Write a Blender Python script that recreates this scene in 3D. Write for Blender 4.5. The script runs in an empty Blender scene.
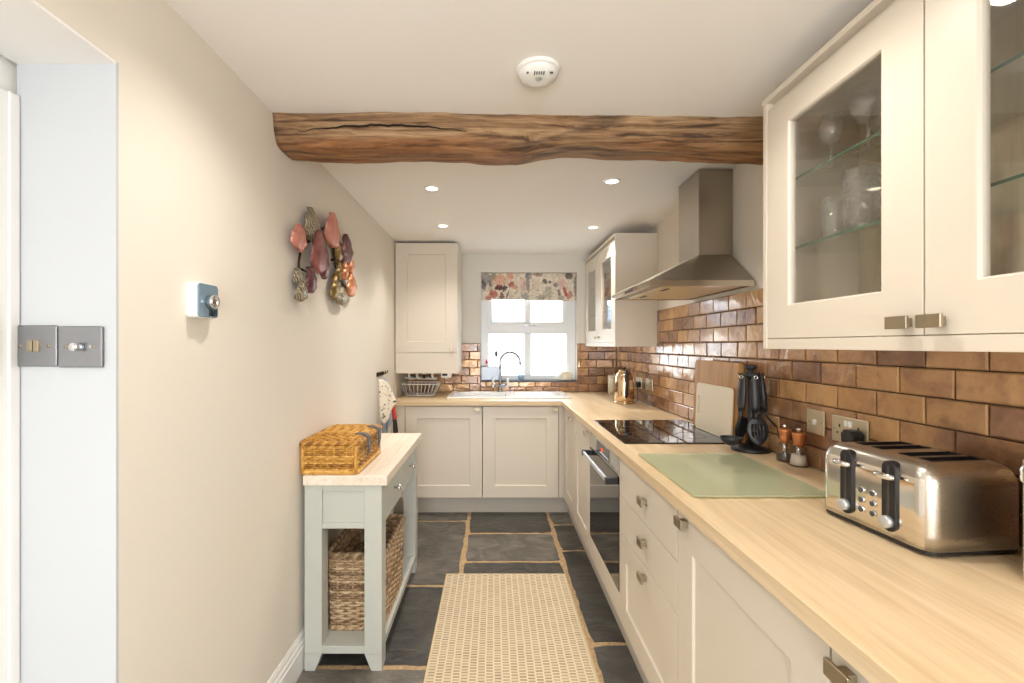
import bpy, bmesh, math, random
from mathutils import Vector, Matrix, noise
random.seed(7)
C = bpy.context.scene.collection
PI = math.pi

# ------------------------------------------------------------------ colour + node helpers
def lin(c):
    c = c / 255.0
    return c / 12.92 if c <= 0.04045 else ((c + 0.055) / 1.055) ** 2.4
def rgb(r, g, b): return (lin(r), lin(g), lin(b), 1.0)

class G:
    """small wrapper round a node tree"""
    def __init__(s, name):
        s.m = bpy.data.materials.new(name); s.m.use_nodes = True
        s.t = s.m.node_tree; s.t.nodes.clear()
        s.out = s.t.nodes.new('ShaderNodeOutputMaterial')
    def n(s, typ, props=None, **ins):
        nd = s.t.nodes.new('ShaderNode' + typ)
        for k, v in (props or {}).items(): setattr(nd, k, v)
        for k, v in ins.items(): s.set(nd, k.replace('_', ' '), v)
        return nd
    def set(s, nd, key, v):
        i = nd.inputs[int(key)] if isinstance(key, int) or str(key).isdigit() else nd.inputs[key]
        if isinstance(v, bpy.types.NodeSocket): s.t.links.new(v, i)
        elif isinstance(v, bpy.types.Node): s.t.links.new(v.outputs[0], i)
        else: i.default_value = v
    def math(s, op, a, b=0.0, clamp=False):
        nd = s.t.nodes.new('ShaderNodeMath'); nd.operation = op; nd.use_clamp = clamp
        s.set(nd, 0, a); s.set(nd, 1, b); return nd.outputs[0]
    def mix(s, fac, a, b, blend='MIX'):
        nd = s.t.nodes.new('ShaderNodeMix'); nd.data_type = 'RGBA'; nd.blend_type = blend
        s.set(nd, 0, fac); s.set(nd, 6, a); s.set(nd, 7, b); return nd.outputs[2]
    def ramp(s, fac, stops, interp='LINEAR'):
        nd = s.t.nodes.new('ShaderNodeValToRGB'); cr = nd.color_ramp; cr.interpolation = interp
        while len(cr.elements) < len(stops): cr.elements.new(0.5)
        for e, (p, c) in zip(cr.elements, stops):
            e.position = p; e.color = c if len(c) == 4 else (*c, 1)
        s.set(nd, 0, fac); return nd.outputs[0]
    def coords(s, scale=(1, 1, 1), rot=(0, 0, 0), loc=(0, 0, 0), kind='Position'):
        if kind == 'Position': src = s.t.nodes.new('ShaderNodeNewGeometry').outputs['Position']
        else: src = s.t.nodes.new('ShaderNodeTexCoord').outputs['Object']
        mp = s.t.nodes.new('ShaderNodeMapping'); s.t.links.new(src, mp.inputs[0])
        mp.inputs['Scale'].default_value = scale; mp.inputs['Rotation'].default_value = rot; mp.inputs['Location'].default_value = loc
        return mp.outputs[0]
    def noise(s, vec, scale=5.0, detail=3.0, rough=0.5, dist=0.0):
        nd = s.n('TexNoise', None, Vector=vec, Scale=scale, Detail=detail, Roughness=rough, Distortion=dist); return nd.outputs[0]
    def bump(s, h, strength=0.2, dist=0.01):
        return s.n('Bump', None, Height=h, Strength=strength, Distance=dist).outputs[0]
    def bsdf(s, **ins):
        nd = s.n('BsdfPrincipled', None, **ins); s.t.links.new(nd.outputs[0], s.out.inputs[0]); return s.m
MAT = {}
def flat(name, col, rough=0.5, metal=0.0, spec=0.5, bump=None, coat=0.0, **kw):
    g = G(name); ins = dict(Base_Color=col, Roughness=rough, Metallic=metal)
    if bump:
        ins['Normal'] = g.bump(g.noise(g.coords(kind='Object'), bump[0], 4), bump[1], bump[2] if len(bump) > 2 else 0.01)
    m = g.bsdf(**ins)
    b = [n for n in g.t.nodes if n.type == 'BSDF_PRINCIPLED'][0]
    b.inputs['Specular IOR Level'].default_value = spec
    if coat: b.inputs['Coat Weight'].default_value = coat; b.inputs['Coat Roughness'].default_value = 0.1
    for k, v in kw.items(): b.inputs[k.replace('_', ' ')].default_value = v
    MAT[name] = m; return m

# paints
flat('wall_cream', rgb(230, 223, 212), 0.85, bump=(6, 0.12, 0.02), spec=0.2)
flat('wall_white', rgb(228, 224, 215), 0.85, bump=(6, 0.1, 0.02), spec=0.2)
flat('ceiling_white', rgb(247, 244, 240), 0.9, bump=(3, 0.08, 0.02), spec=0.2)
flat('jamb_white', rgb(198, 201, 204), 0.6, bump=(8, 0.05, 0.01), spec=0.3)
flat('gloss_white', rgb(240, 239, 236), 0.3)
flat('cabinet_paint', rgb(219, 209, 194), 0.38, spec=0.4)
flat('cabinet_inside', rgb(205, 190, 165), 0.5)
flat('plinth_paint', rgb(205, 197, 184), 0.45)
flat('sage_paint', rgb(188, 190, 182), 0.5, bump=(40, 0.05, 0.002))
flat('upvc', rgb(240, 243, 246), 0.35)
flat('chrome', rgb(225, 226, 228), 0.08, 1.0)
flat('nickel', rgb(176, 163, 140), 0.4, 1.0)
flat('steel_plate', rgb(150, 152, 157), 0.35, 1.0)
flat('tap_chrome', rgb(176, 180, 186), 0.12, 1.0)
flat('caddy_steel', rgb(140, 142, 146), 0.35, 1.0)
flat('brass_plate', rgb(205, 193, 168), 0.35, 0.85)
flat('black_plastic', rgb(28, 28, 30), 0.4)
flat('utensil_black', rgb(36, 38, 42), 0.38)
flat('utensil_grey', rgb(70, 74, 80), 0.4)
flat('white_plastic', rgb(238, 237, 232), 0.35)
flat('black_glass', rgb(10, 9, 9), 0.03, spec=0.6)
flat('oven_glass', rgb(26, 22, 19), 0.05, spec=0.8)
flat('ceramic_white', rgb(250, 250, 250), 0.12)
flat('cream_enamel', rgb(230, 222, 202), 0.25)
flat('cream_board', rgb(236, 224, 200), 0.45)
flat('strap_grey', rgb(88, 88, 92), 0.55)
flat('slate_sill', rgb(72, 74, 80), 0.35)
flat('red_plastic', rgb(214, 50, 40), 0.4)
flat('rack_wire', rgb(232, 230, 227), 0.4)
flat('copper_lid', rgb(204, 132, 84), 0.3, 0.6)
flat('salt', rgb(238, 232, 222), 0.8)
flat('pepper', rgb(92, 78, 68), 0.8)
flat('shadow_gap', rgb(70, 62, 54), 0.8)
flat('silver_plastic', rgb(196, 200, 204), 0.3, 0.5)
flat('thermo_face', rgb(130, 154, 172), 0.15, 0.3)
flat('thermo_screen', rgb(36, 46, 58), 0.1)
flat('grout', rgb(62, 42, 30), 0.9)
flat('hedge_green', rgb(84, 100, 84), 0.8)
flat('render_white', rgb(240, 240, 238), 0.9)
flat('roof_slate', rgb(92, 104, 118), 0.8)
flat('paving', rgb(205, 205, 202), 0.9)
flat('wire_copper', rgb(180, 120, 80), 0.3, 1.0)

def emis(name, col, st):
    g = G(name); e = g.n('Emission', None, Color=col, Strength=st); g.t.links.new(e.outputs[0], g.out.inputs[0]); MAT[name] = g.m
emis('lamp_lens', rgb(255, 236, 205), 6.0)
emis('red_digits', rgb(255, 70, 30), 1.5)

def thin_glass(name, tint, gloss=1.0, body=None, bodyfac=0.0, bump=None):
    g = G(name)
    tr = g.n('BsdfTransparent', None, Color=tint)
    gl = g.n('BsdfGlossy', None, Color=(1, 1, 1, 1), Roughness=0.03)
    bk = g.t.nodes.new('ShaderNodeNewGeometry').outputs['Backfacing']
    fr = g.n('Fresnel', None, IOR=g.math('SUBTRACT', 1.5, g.math('MULTIPLY', bk, 1.5 - 1 / 1.5)))
    if bump:
        b = g.bump(g.n('TexVoronoi', None, Vector=g.coords(kind='Object'), Scale=bump).outputs[0], 0.4, 0.01)
        g.set(gl, 'Normal', b); g.set(fr, 'Normal', b)
    f = g.math('MULTIPLY', fr.outputs[0], gloss, True)
    cur = tr
    if body:
        df = g.n('BsdfDiffuse', None, Color=body)
        mx = g.n('MixShader'); g.set(mx, 0, bodyfac); g.set(mx, 1, tr); g.set(mx, 2, df); cur = mx
    m2 = g.n('MixShader'); g.set(m2, 0, f); g.set(m2, 1, cur); g.set(m2, 2, gl)
    g.t.links.new(m2.outputs[0], g.out.inputs[0]); MAT[name] = g.m
thin_glass('pane_glass', (0.96, 0.97, 0.97, 1))
thin_glass('cabinet_pane', (0.97, 0.965, 0.95, 1), 1.1)
thin_glass('shelf_glass', (0.95, 0.975, 0.96, 1), 1.0)
thin_glass('shelf_edge', (0.5, 0.7, 0.62, 1), 1.0, rgb(110, 145, 128), 0.5)
thin_glass('drinking_glass', (0.93, 0.93, 0.93, 1), 1.8, rgb(240, 240, 240), 0.10)
thin_glass('cut_glass', (0.88, 0.88, 0.88, 1), 2.0, rgb(245, 245, 245), 0.10, bump=60)
thin_glass('green_glass', (0.84, 0.90, 0.76, 1), 0.55, rgb(218, 220, 192), 0.42)
thin_glass('green_edge', (0.4, 0.65, 0.55, 1), 1.0, rgb(110, 160, 138), 0.6)
thin_glass('mill_glass', (0.85, 0.83, 0.8, 1), 1.3)
thin_glass('blue_bottle', (0.72, 0.84, 0.92, 1), 1.2, rgb(190, 215, 235), 0.25)

def brushed(name, col, rough, axis):
    g = G(name); sc = [900, 900, 900]; sc[axis] = 6
    nz = g.noise(g.coords(tuple(sc)), 1.0, 2)
    r = g.math('ADD', g.math('MULTIPLY', nz, 0.16), rough - 0.08)
    MAT[name] = g.bsdf(Base_Color=g.mix(nz, col, tuple(min(1, c * 0.85) for c in col[:3]) + (1,)), Metallic=1.0, Roughness=r, Normal=g.bump(nz, 0.015, 0.001))
brushed('brushed_steel', rgb(205, 200, 192), 0.3, 0)
brushed('hood_steel', rgb(186, 178, 166), 0.34, 1)
flat('polished_steel', rgb(228, 222, 212), 0.1, 1.0)
flat('kettle_steel', rgb(232, 205, 170), 0.07, 1.0)  # copper tint stands in for warm reflections in the steel
flat('warm_filter', rgb(236, 216, 176), 0.35, 0.15)  # cream colour stands in for the hob and worktop reflected underneath

# oak worktop: grain along Y (right run) or X (sink run)
def oak(name, axis, a, b, c, rough=0.42):
    g = G(name); sc = [9, 9, 9]; sc[axis] = 0.9
    v = g.coords(tuple(sc))
    n1 = g.noise(v, 1.6, 6, 0.6, 0.4)
    sc2 = [70, 70, 70]; sc2[axis] = 2.5
    n2 = g.noise(g.coords(tuple(sc2)), 1.0, 3, 0.6)
    base = g.ramp(n1, [(0.3, a), (0.5, b), (0.72, c)])
    col = g.mix(g.math('MULTIPLY', g.ramp(n2, [(0.45, (0, 0, 0, 1)), (0.75, (1, 1, 1, 1))]), 0.34), base, tuple(x * 0.6 for x in a[:3]) + (1,))
    MAT[name] = g.bsdf(Base_Color=col, Roughness=rough, Normal=g.bump(n2, 0.05, 0.002))
oak('oak_along', 1, rgb(206, 178, 138), rgb(222, 197, 159), rgb(233, 211, 177))
oak('oak_across', 0, rgb(206, 178, 138), rgb(222, 197, 159), rgb(233, 211, 177))
oak('whitewashed_oak', 1, rgb(222, 205, 184), rgb(232, 218, 200), rgb(240, 229, 214), 0.5)
oak('board_oak', 2, rgb(170, 122, 68), rgb(192, 144, 86), rgb(208, 164, 104), 0.5)
oak('board_dark', 2, rgb(104, 72, 40), rgb(124, 88, 52), rgb(140, 102, 62), 0.5)
oak('cabinet_back', 2, rgb(200, 184, 156), rgb(216, 202, 178), rgb(226, 214, 192), 0.5)

# glazed copper-brown wall tiles
def tiles():
    g = G('copper_tile')
    ri = g.t.nodes.new('ShaderNodeNewGeometry').outputs['Random Per Island']
    v = g.coords()
    n1 = g.noise(v, 9, 5, 0.6, 0.6); n2 = g.noise(v, 26, 4, 0.6)
    mixv = g.math('ADD', g.math('MULTIPLY', ri, 0.38), g.math('MULTIPLY', n1, 0.68))
    col = g.ramp(mixv, [(0.16, rgb(98, 70, 54)), (0.40, rgb(148, 108, 80)), (0.60, rgb(184, 140, 96)), (0.86, rgb(216, 172, 116))])
    col = g.mix(g.math('MULTIPLY', g.ramp(n2, [(0.52, (0, 0, 0, 1)), (0.74, (1, 1, 1, 1))]), 0.35), col, rgb(92, 60, 42))
    bm = g.bump(g.math('ADD', n1, g.math('MULTIPLY', n2, 0.35)), 0.5, 0.012)
    r = g.math('ADD', g.math('MULTIPLY', n2, 0.16), 0.12)
    MAT['copper_tile'] = g.bsdf(Base_Color=col, Roughness=r, Metallic=0.25, Coat_Weight=0.6, Coat_Roughness=0.08, Normal=bm)
tiles()

def slate():
    g = G('slate_flag')
    ri = g.t.nodes.new('ShaderNodeNewGeometry').outputs['Random Per Island']
    v = g.coords((1, 1, 1)); n1 = g.noise(v, 4.5, 7, 0.68, 1.6); n2 = g.noise(g.coords((5, 14, 5)), 1.5, 6, 0.65, 1.2)
    m = g.math('ADD', g.math('MULTIPLY', ri, 0.3), g.math('MULTIPLY', n1, 0.7))
    col = g.ramp(m, [(0.28, rgb(52, 50, 47)), (0.46, rgb(78, 75, 70)), (0.56, rgb(96, 92, 85)), (0.7, rgb(130, 123, 113))])
    MAT['slate_flag'] = g.bsdf(Base_Color=col, Roughness=g.math('ADD', g.math('MULTIPLY', n2, 0.25), 0.26),
                               Normal=g.bump(g.math('ADD', n2, n1), 0.35, 0.02))
    g = G('sand_joint'); n = g.noise(g.coords(), 60, 4, 0.7)
    MAT['sand_joint'] = g.bsdf(Base_Color=g.ramp(n, [(0.3, rgb(160, 130, 94)), (0.7, rgb(206, 178, 138))]), Roughness=0.9, Normal=g.bump(n, 0.4, 0.01))
slate()

def beam_mat():
    g = G('old_oak_beam')
    v = g.coords((1.3, 9, 9)); n1 = g.noise(v, 2.2, 7, 0.65, 1.0)
    n2 = g.noise(g.coords((2.2, 40, 40)), 1.4, 5, 0.6, 0.5)
    n3 = g.noise(g.coords((0.9, 5, 5), loc=(3, 1, 2)), 2.0, 3, 0.5, 0.6)
    base = g.ramp(n1, [(0.3, rgb(70, 42, 24)), (0.44, rgb(124, 78, 42)), (0.56, rgb(158, 108, 64)), (0.72, rgb(190, 150, 104))])
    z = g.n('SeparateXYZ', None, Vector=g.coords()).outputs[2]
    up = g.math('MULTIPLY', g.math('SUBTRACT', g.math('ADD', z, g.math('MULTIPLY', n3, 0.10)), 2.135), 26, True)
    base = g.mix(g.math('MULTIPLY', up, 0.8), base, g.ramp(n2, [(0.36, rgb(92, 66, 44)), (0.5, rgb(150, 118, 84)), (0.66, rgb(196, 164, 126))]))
    crack = g.ramp(n2, [(0.34, (1, 1, 1, 1)), (0.44, (0, 0, 0, 1))])
    col = g.mix(g.math('MULTIPLY', crack, 0.6), base, rgb(48, 28, 18))
    blotch = g.ramp(n3, [(0.60, (0, 0, 0, 1)), (0.66, (1, 1, 1, 1))])
    col = g.mix(g.math('MULTIPLY', blotch, 0.55), col, rgb(60, 42, 32))
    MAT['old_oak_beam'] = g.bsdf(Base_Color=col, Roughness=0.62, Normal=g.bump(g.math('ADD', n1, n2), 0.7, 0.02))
beam_mat()
flat('beam_crack', rgb(30, 18, 12), 0.9)

def rug_mat():
    g = G('rug_weave')
    v0 = g.coords(kind='Object', rot=(0, 0, PI / 2)); nd_ = g.n('TexNoise', None, Vector=v0, Scale=24.0, Detail=2.0)
    v = g.n('VectorMath', {'operation': 'MULTIPLY_ADD'}); g.set(v, 0, nd_.outputs[1]); g.set(v, 1, (.006, .006, 0)); g.set(v, 2, v0); v = v.outputs[0]
    br = g.n('TexBrick', {'offset': 0.5, 'squash': 1.0}, Vector=v, Scale=1.0)
    br.inputs['Color1'].default_value = rgb(132, 106, 78); br.inputs['Color2'].default_value = rgb(172, 146, 112); br.inputs['Mortar'].default_value = rgb(218, 204, 178)
    br.inputs['Brick Width'].default_value = 0.0165; br.inputs['Row Height'].default_value = 0.034
    br.inputs['Mortar Size'].default_value = 0.0044; br.inputs['Mortar Smooth'].default_value = 0.5
    n = g.noise(g.coords(), 220, 2)
    n2 = g.noise(g.coords((3, 3, 3)), 3, 3)
    col = g.mix(g.math('MULTIPLY', n, 0.35), br.outputs[0], rgb(222, 204, 172))
    col = g.mix(g.math('MULTIPLY', n2, 0.3), col, rgb(226, 206, 172))
    MAT['rug_weave'] = g.bsdf(Base_Color=col, Roughness=0.95, Normal=g.bump(g.math('ADD', br.outputs[1], n), 0.5, 0.004))
rug_mat()
flat('rug_edge', rgb(214, 192, 152), 0.95)

def wicker(name, a, b, c):
    g = G(name); ri = g.t.nodes.new('ShaderNodeNewGeometry').outputs['Random Per Island']
    n = g.noise(g.coords((1, 1, 1)), 38, 4, 0.6)
    m = g.math('ADD', g.math('MULTIPLY', ri, 0.35), g.math('MULTIPLY', n, 0.65))
    MAT[name] = g.bsdf(Base_Color=g.ramp(m, [(0.25, a), (0.5, b), (0.75, c)]), Roughness=0.5)
wicker('honey_wicker', rgb(128, 80, 28), rgb(200, 146, 62), rgb(230, 186, 106))
wicker('rattan_grey', rgb(104, 80, 56), rgb(170, 140, 104), rgb(214, 190, 156))

# floral roman blind: flowers laid out on the cloth in its own coordinates
def blind_mat():
    g = G('floral_cloth')
    co = g.coords(kind='Object')
    xyz = g.n('SeparateXYZ', None, Vector=co); X, Z = xyz.outputs[0], xyz.outputs[2]
    wob = g.noise(co, 38, 4, 0.7); wob2 = g.noise(co, 60, 3)
    col = g.mix(g.ramp(g.noise(co, 16, 4, 0.65), [(0.45, (0, 0, 0, 1)), (0.7, (1, 1, 1, 1))]), rgb(238, 228, 212), rgb(206, 192, 172))
    def ell(cx, cz, rx, rz, c, st=0.9, ang=0.0):
        nonlocal col
        ca, sa = math.cos(ang), math.sin(ang)
        dx = g.math('ADD', X, -cx); dz = g.math('ADD', Z, -cz)
        u = g.math('DIVIDE', g.math('ADD', g.math('MULTIPLY', dx, ca), g.math('MULTIPLY', dz, sa)), rx)
        w = g.math('DIVIDE', g.math('SUBTRACT', g.math('MULTIPLY', dz, ca), g.math('MULTIPLY', dx, sa)), rz)
        d = g.math('ADD', g.math('MULTIPLY', u, u), g.math('MULTIPLY', w, w))
        d = g.math('ADD', d, g.math('MULTIPLY', g.math('SUBTRACT', wob, 0.5), 4.5))
        f = g.math('MULTIPLY', g.math('MULTIPLY', g.math('SUBTRACT', 1.25, d), 1.6, True), st)
        col = g.mix(f, col, c)
    grey, dark, green = rgb(132, 132, 134), rgb(66, 58, 66), rgb(128, 132, 112)
    peach, red, wine, pink = rgb(226, 166, 138), rgb(184, 84, 76), rgb(112, 44, 54), rgb(222, 176, 168)
    W = 0.9; H = 0.26
    def P(u, v): return (u - 0.5) * W, (v) * H
    for (u, v, rx, rz, c, st, a) in [
        (0.06, .75, .05, .05, grey, .7, 0), (0.13, .85, .035, .03, green, .7, .5), (.03, .55, .02, .04, dark, .7, 0), (.1, .6, .02, .03, dark, .5, 0),
        (.20, .72, .06, .045, peach, .75, .3), (.19, .45, .035, .022, wine, .95, .1), (.25, .42, .03, .024, dark, .9, .4), (.28, .2, .006, .05, dark, .8, -.3),
        (.13, .22, .04, .032, red, .8, .4), (.22, .15, .022, .03, wine, .8, 0), (.08, .08, .022, .02, red, .75, 0), (.31, .86, .028, .03, peach, .9, 0),
        (.32, .58, .03, .018, red, .85, .8), (.36, .47, .022, .02, peach, .9, 0), (.44, .55, .03, .06, pink, .5, 0), (.49, .6, .016, .08, dark, .55, .1),
        (.50, .9, .025, .03, grey, .8, 0), (.46, .15, .035, .03, grey, .6, 0), (.60, .92, .04, .014, wine, .6, 0), (.57, .5, .03, .05, rgb(226, 210, 190), .8, 0),
        (.67, .68, .018, .02, dark, .8, .5), (.72, .66, .012, .012, dark, .8, 0), (.78, .55, .02, .018, grey, .9, 0), (.70, .3, .04, .04, green, .45, 0),
        (.82, .25, .012, .03, dark, .7, .2), (.85, .6, .03, .04, pink, .7, 0), (.88, .32, .016, .045, red, .9, .3), (.92, .18, .03, .03, red, .65, .3),
        (.92, .9, .03, .03, dark, .8, .4), (.985, .5, .012, .09, grey, .8, 0), (.64, .12, .05, .02, green, .5, 0), (.84, .08, .03, .02, grey, .6, 0)]:
        cx, cz = P(u, v); ell(cx, cz, rx * 1.08, rz * 1.2, c, st, a)
    sp = g.ramp(wob2, [(0.56, (0, 0, 0, 1)), (0.64, (1, 1, 1, 1))])
    col = g.mix(g.math('MULTIPLY', sp, 0.5), col, rgb(92, 82, 84))
    MAT['floral_cloth'] = g.bsdf(Base_Color=col, Roughness=0.9)
blind_mat()

def towel_mat():
    g = G('speckled_towel'); co = g.coords(kind='Object', scale=(1, 1, 1))
    n = g.noise(co, 55, 2, 0.5)
    MAT['speckled_towel'] = g.bsdf(Base_Color=g.mix(g.ramp(n, [(0.60, (0, 0, 0, 1)), (0.66, (1, 1, 1, 1))]), rgb(236, 226, 206), rgb(92, 74, 58)), Roughness=0.95)
    flat('towel_red', rgb(206, 72, 56), 0.95); flat('towel_blue', rgb(160, 168, 184), 0.95); flat('towel_dark', rgb(62, 62, 58), 0.95); flat('towel_cream', rgb(226, 212, 190), 0.95)
towel_mat()

def leaf_mat(name, a, b, veins=None, rough=0.4, metal=0.5):
    g = G(name); co = g.coords(kind='Object'); n = g.noise(co, 22, 4, 0.6)
    col = g.ramp(n, [(0.3, a), (0.7, b)])
    if veins:
        w = g.n('TexWave', {'wave_type': 'BANDS', 'bands_direction': 'DIAGONAL'}, Vector=co, Scale=30.0, Distortion=9.0, Detail=3.0)
        col = g.mix(g.ramp(w.outputs[0], [(0.12, (0, 0, 0, 1)), (0.4, (1, 1, 1, 1))]), veins, col)
    MAT[name] = g.bsdf(Base_Color=col, Roughness=rough, Metallic=metal)
leaf_mat('leaf_coral', rgb(196, 124, 108), rgb(216, 150, 132), metal=.3)
leaf_mat('leaf_mauve', rgb(126, 72, 70), rgb(168, 108, 100), metal=.45)
leaf_mat('leaf_plum', rgb(88, 56, 58), rgb(128, 86, 84), metal=.5)
leaf_mat('leaf_veined', rgb(156, 144, 122), rgb(186, 174, 150), veins=rgb(84, 72, 56), metal=.35)
leaf_mat('leaf_olive', rgb(98, 78, 40), rgb(168, 142, 88), metal=.6)
leaf_mat('leaf_copper', rgb(176, 104, 70), rgb(224, 160, 118), metal=.6)
flat('stem_bronze', rgb(62, 46, 32), 0.4, 0.8)

# ------------------------------------------------------------------ mesh builder (world coordinates)
WORLD = {}          # world-space origin of every object made
class MB:
    def __init__(s): s.v = []; s.f = []; s.mi = []; s.sm = []; s.mats = []; s.cur = 0; s.smooth = False
    def use(s, name, smooth=None):
        if name not in s.mats: s.mats.append(name)
        s.cur = s.mats.index(name)
        if smooth is not None: s.smooth = smooth
        return s
    def face(s, idx): s.f.append(tuple(idx)); s.mi.append(s.cur); s.sm.append(s.smooth)
    def add(s, verts, faces):
        b = len(s.v); s.v += [tuple(p) for p in verts]
        for f in faces: s.face([b + i for i in f])
        return s
    def box(s, x0, x1, y0, y1, z0, z1):
        if x1 < x0: x0, x1 = x1, x0
        if y1 < y0: y0, y1 = y1, y0
        if z1 < z0: z0, z1 = z1, z0
        return s.add([(x0, y0, z0), (x1, y0, z0), (x1, y1, z0), (x0, y1, z0), (x0, y0, z1), (x1, y0, z1), (x1, y1, z1), (x0, y1, z1)],
                     [(3, 2, 1, 0), (4, 5, 6, 7), (0, 1, 5, 4), (1, 2, 6, 5), (2, 3, 7, 6), (3, 0, 4, 7)])
    def obox(s, c, ux, uy, uz, hx, hy, hz):
        """oriented box: centre, three unit axes, half sizes"""
        c = Vector(c); ux, uy, uz = Vector(ux) * hx, Vector(uy) * hy, Vector(uz) * hz
        p = [c + a * ux + b * uy + d * uz for d in (-1, 1) for a, b in ((-1, -1), (1, -1), (1, 1), (-1, 1))]
        return s.add(p, [(3, 2, 1, 0), (4, 5, 6, 7), (0, 1, 5, 4), (1, 2, 6, 5), (2, 3, 7, 6), (3, 0, 4, 7)])
    def tube(s, pts, r, seg=8, caps=True, closed=False):
        pts = [Vector(p) for p in pts]; n = len(pts)
        rad = r if isinstance(r, (list, tuple)) else [r] * n
        b = len(s.v); up = None
        for i, p in enumerate(pts):
            if closed: t = pts[(i + 1) % n] - pts[i - 1]
            else: t = pts[min(i + 1, n - 1)] - pts[max(i - 1, 0)]
            if t.length < 1e-9: t = Vector((0, 0, 1))
            t.normalize()
            if up is None: up = Vector((0, 0, 1)) if abs(t.z) < 0.9 else Vector((1, 0, 0))
            a = up - t * up.dot(t)
            if a.length < 1e-6: a = t.orthogonal()
            a.normalize(); up = a; c = t.cross(a)
            for k in range(seg):
                th = 2 * PI * k / seg
                s.v.append(tuple(p + (a * math.cos(th) + c * math.sin(th)) * rad[i]))
        m = n if closed else n - 1
        for i in range(m):
            for k in range(seg):
                k2 = (k + 1) % seg; i2 = (i + 1) % n
                s.face((b + i * seg + k, b + i * seg + k2, b + i2 * seg + k2, b + i2 * seg + k))
        if caps and not closed:
            s.face([b + k for k in range(seg)][::-1]); s.face([b + (n - 1) * seg + k for k in range(seg)])
        return s
    def lathe(s, cx, cy, prof, seg=24, cap0=True, cap1=True, axis='z', cz=0.0):
        """profile of (r, h); axis z: centre (cx, cy), heights absolute. axis x/y: (r, h) along that axis."""
        b = len(s.v)
        for r, h in prof:
            for k in range(seg):
                th = 2 * PI * k / seg; a, d = r * math.cos(th), r * math.sin(th)
                if axis == 'z': s.v.append((cx + a, cy + d, h))
                elif axis == 'x': s.v.append((h, cx + a, cy + d))
                else: s.v.append((cx + d, h, cy + a))
        for i in range(len(prof) - 1):
            for k in range(seg):
                k2 = (k + 1) % seg
                s.face((b + i * seg + k, b + i * seg + k2, b + (i + 1) * seg + k2, b + (i + 1) * seg + k))
        if cap0: s.face([b + k for k in range(seg)][::-1])
        if cap1: s.face([b + (len(prof) - 1) * seg + k for k in range(seg)])
        return s
    def sphere(s, c, r, seg=16, rings=8, sc=(1, 1, 1)):
        b = len(s.v); c = Vector(c)
        for i in range(rings + 1):
            ph = PI * i / rings
            for k in range(seg):
                th = 2 * PI * k / seg
                s.v.append((c.x + r * sc[0] * math.sin(ph) * math.cos(th), c.y + r * sc[1] * math.sin(ph) * math.sin(th), c.z - r * sc[2] * math.cos(ph)))
        for i in range(rings):
            for k in range(seg):
                k2 = (k + 1) % seg
                s.face((b + i * seg + k, b + i * seg + k2, b + (i + 1) * seg + k2, b + (i + 1) * seg + k))
        return s
    def prism(s, poly, d0, d1, axis='z'):
        """extrude a 2-D outline (given counter-clockwise) along an axis: x -> (y,z), y -> (x,z), z -> (x,y)"""
        n = len(poly)
        def P(p, d): return (d, p[0], p[1]) if axis == 'x' else (p[0], d, p[1]) if axis == 'y' else (p[0], p[1], d)
        return s.add([P(p, d0) for p in poly] + [P(p, d1) for p in poly],
                     [tuple(range(n))[::-1], tuple(range(n, 2 * n))] + [(i, (i + 1) % n, n + (i + 1) % n, n + i) for i in range(n)])
    def grid(s, fn, nu, nv, wrap=False):
        b = len(s.v)
        for j in range(nv):
            for i in range(nu): s.v.append(tuple(fn(i, j)))
        for j in range(nv - 1):
            for i in range(nu if wrap else nu - 1):
                i2 = (i + 1) % nu
                s.face((b + j * nu + i, b + j * nu + i2, b + (j + 1) * nu + i2, b + (j + 1) * nu + i))
        return s
    def build(s, name, parent=None, bevel=0.0, solid=0.0, origin=None, seg=2, sub=0, weld=False):
        vs = s.v
        lo = [min(p[i] for p in vs) for i in range(3)]; hi = [max(p[i] for p in vs) for i in range(3)]
        o0 = Vector(origin) if origin else Vector(((lo[0] + hi[0]) / 2, (lo[1] + hi[1]) / 2, lo[2]))
        me = bpy.data.meshes.new(name)
        me.from_pydata([(p[0] - o0.x, p[1] - o0.y, p[2] - o0.z) for p in vs], [], s.f)
        for m in s.mats: me.materials.append(MAT[m])
        me.polygons.foreach_set('material_index', s.mi); me.polygons.foreach_set('use_smooth', s.sm)
        bm = bmesh.new(); bm.from_mesh(me)
        if weld: bmesh.ops.remove_doubles(bm, verts=bm.verts, dist=1e-5)
        bmesh.ops.recalc_face_normals(bm, faces=bm.faces)
        bm.to_mesh(me); bm.free(); me.update()
        o = bpy.data.objects.new(name, me); C.objects.link(o)
        WORLD[o.name] = o0
        if parent is not None:
            o.parent = parent; o.location = o0 - WORLD[parent.name]
        else: o.location = o0
        if sub:
            q = o.modifiers.new('sub', 'SUBSURF'); q.levels = q.render_levels = sub
        if solid:
            q = o.modifiers.new('solid', 'SOLIDIFY'); q.thickness = solid; q.offset = 0
        if bevel:
            q = o.modifiers.new('bevel', 'BEVEL'); q.width = bevel; q.segments = seg; q.limit_method = 'ANGLE'; q.angle_limit = 0.6
        return o

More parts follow.
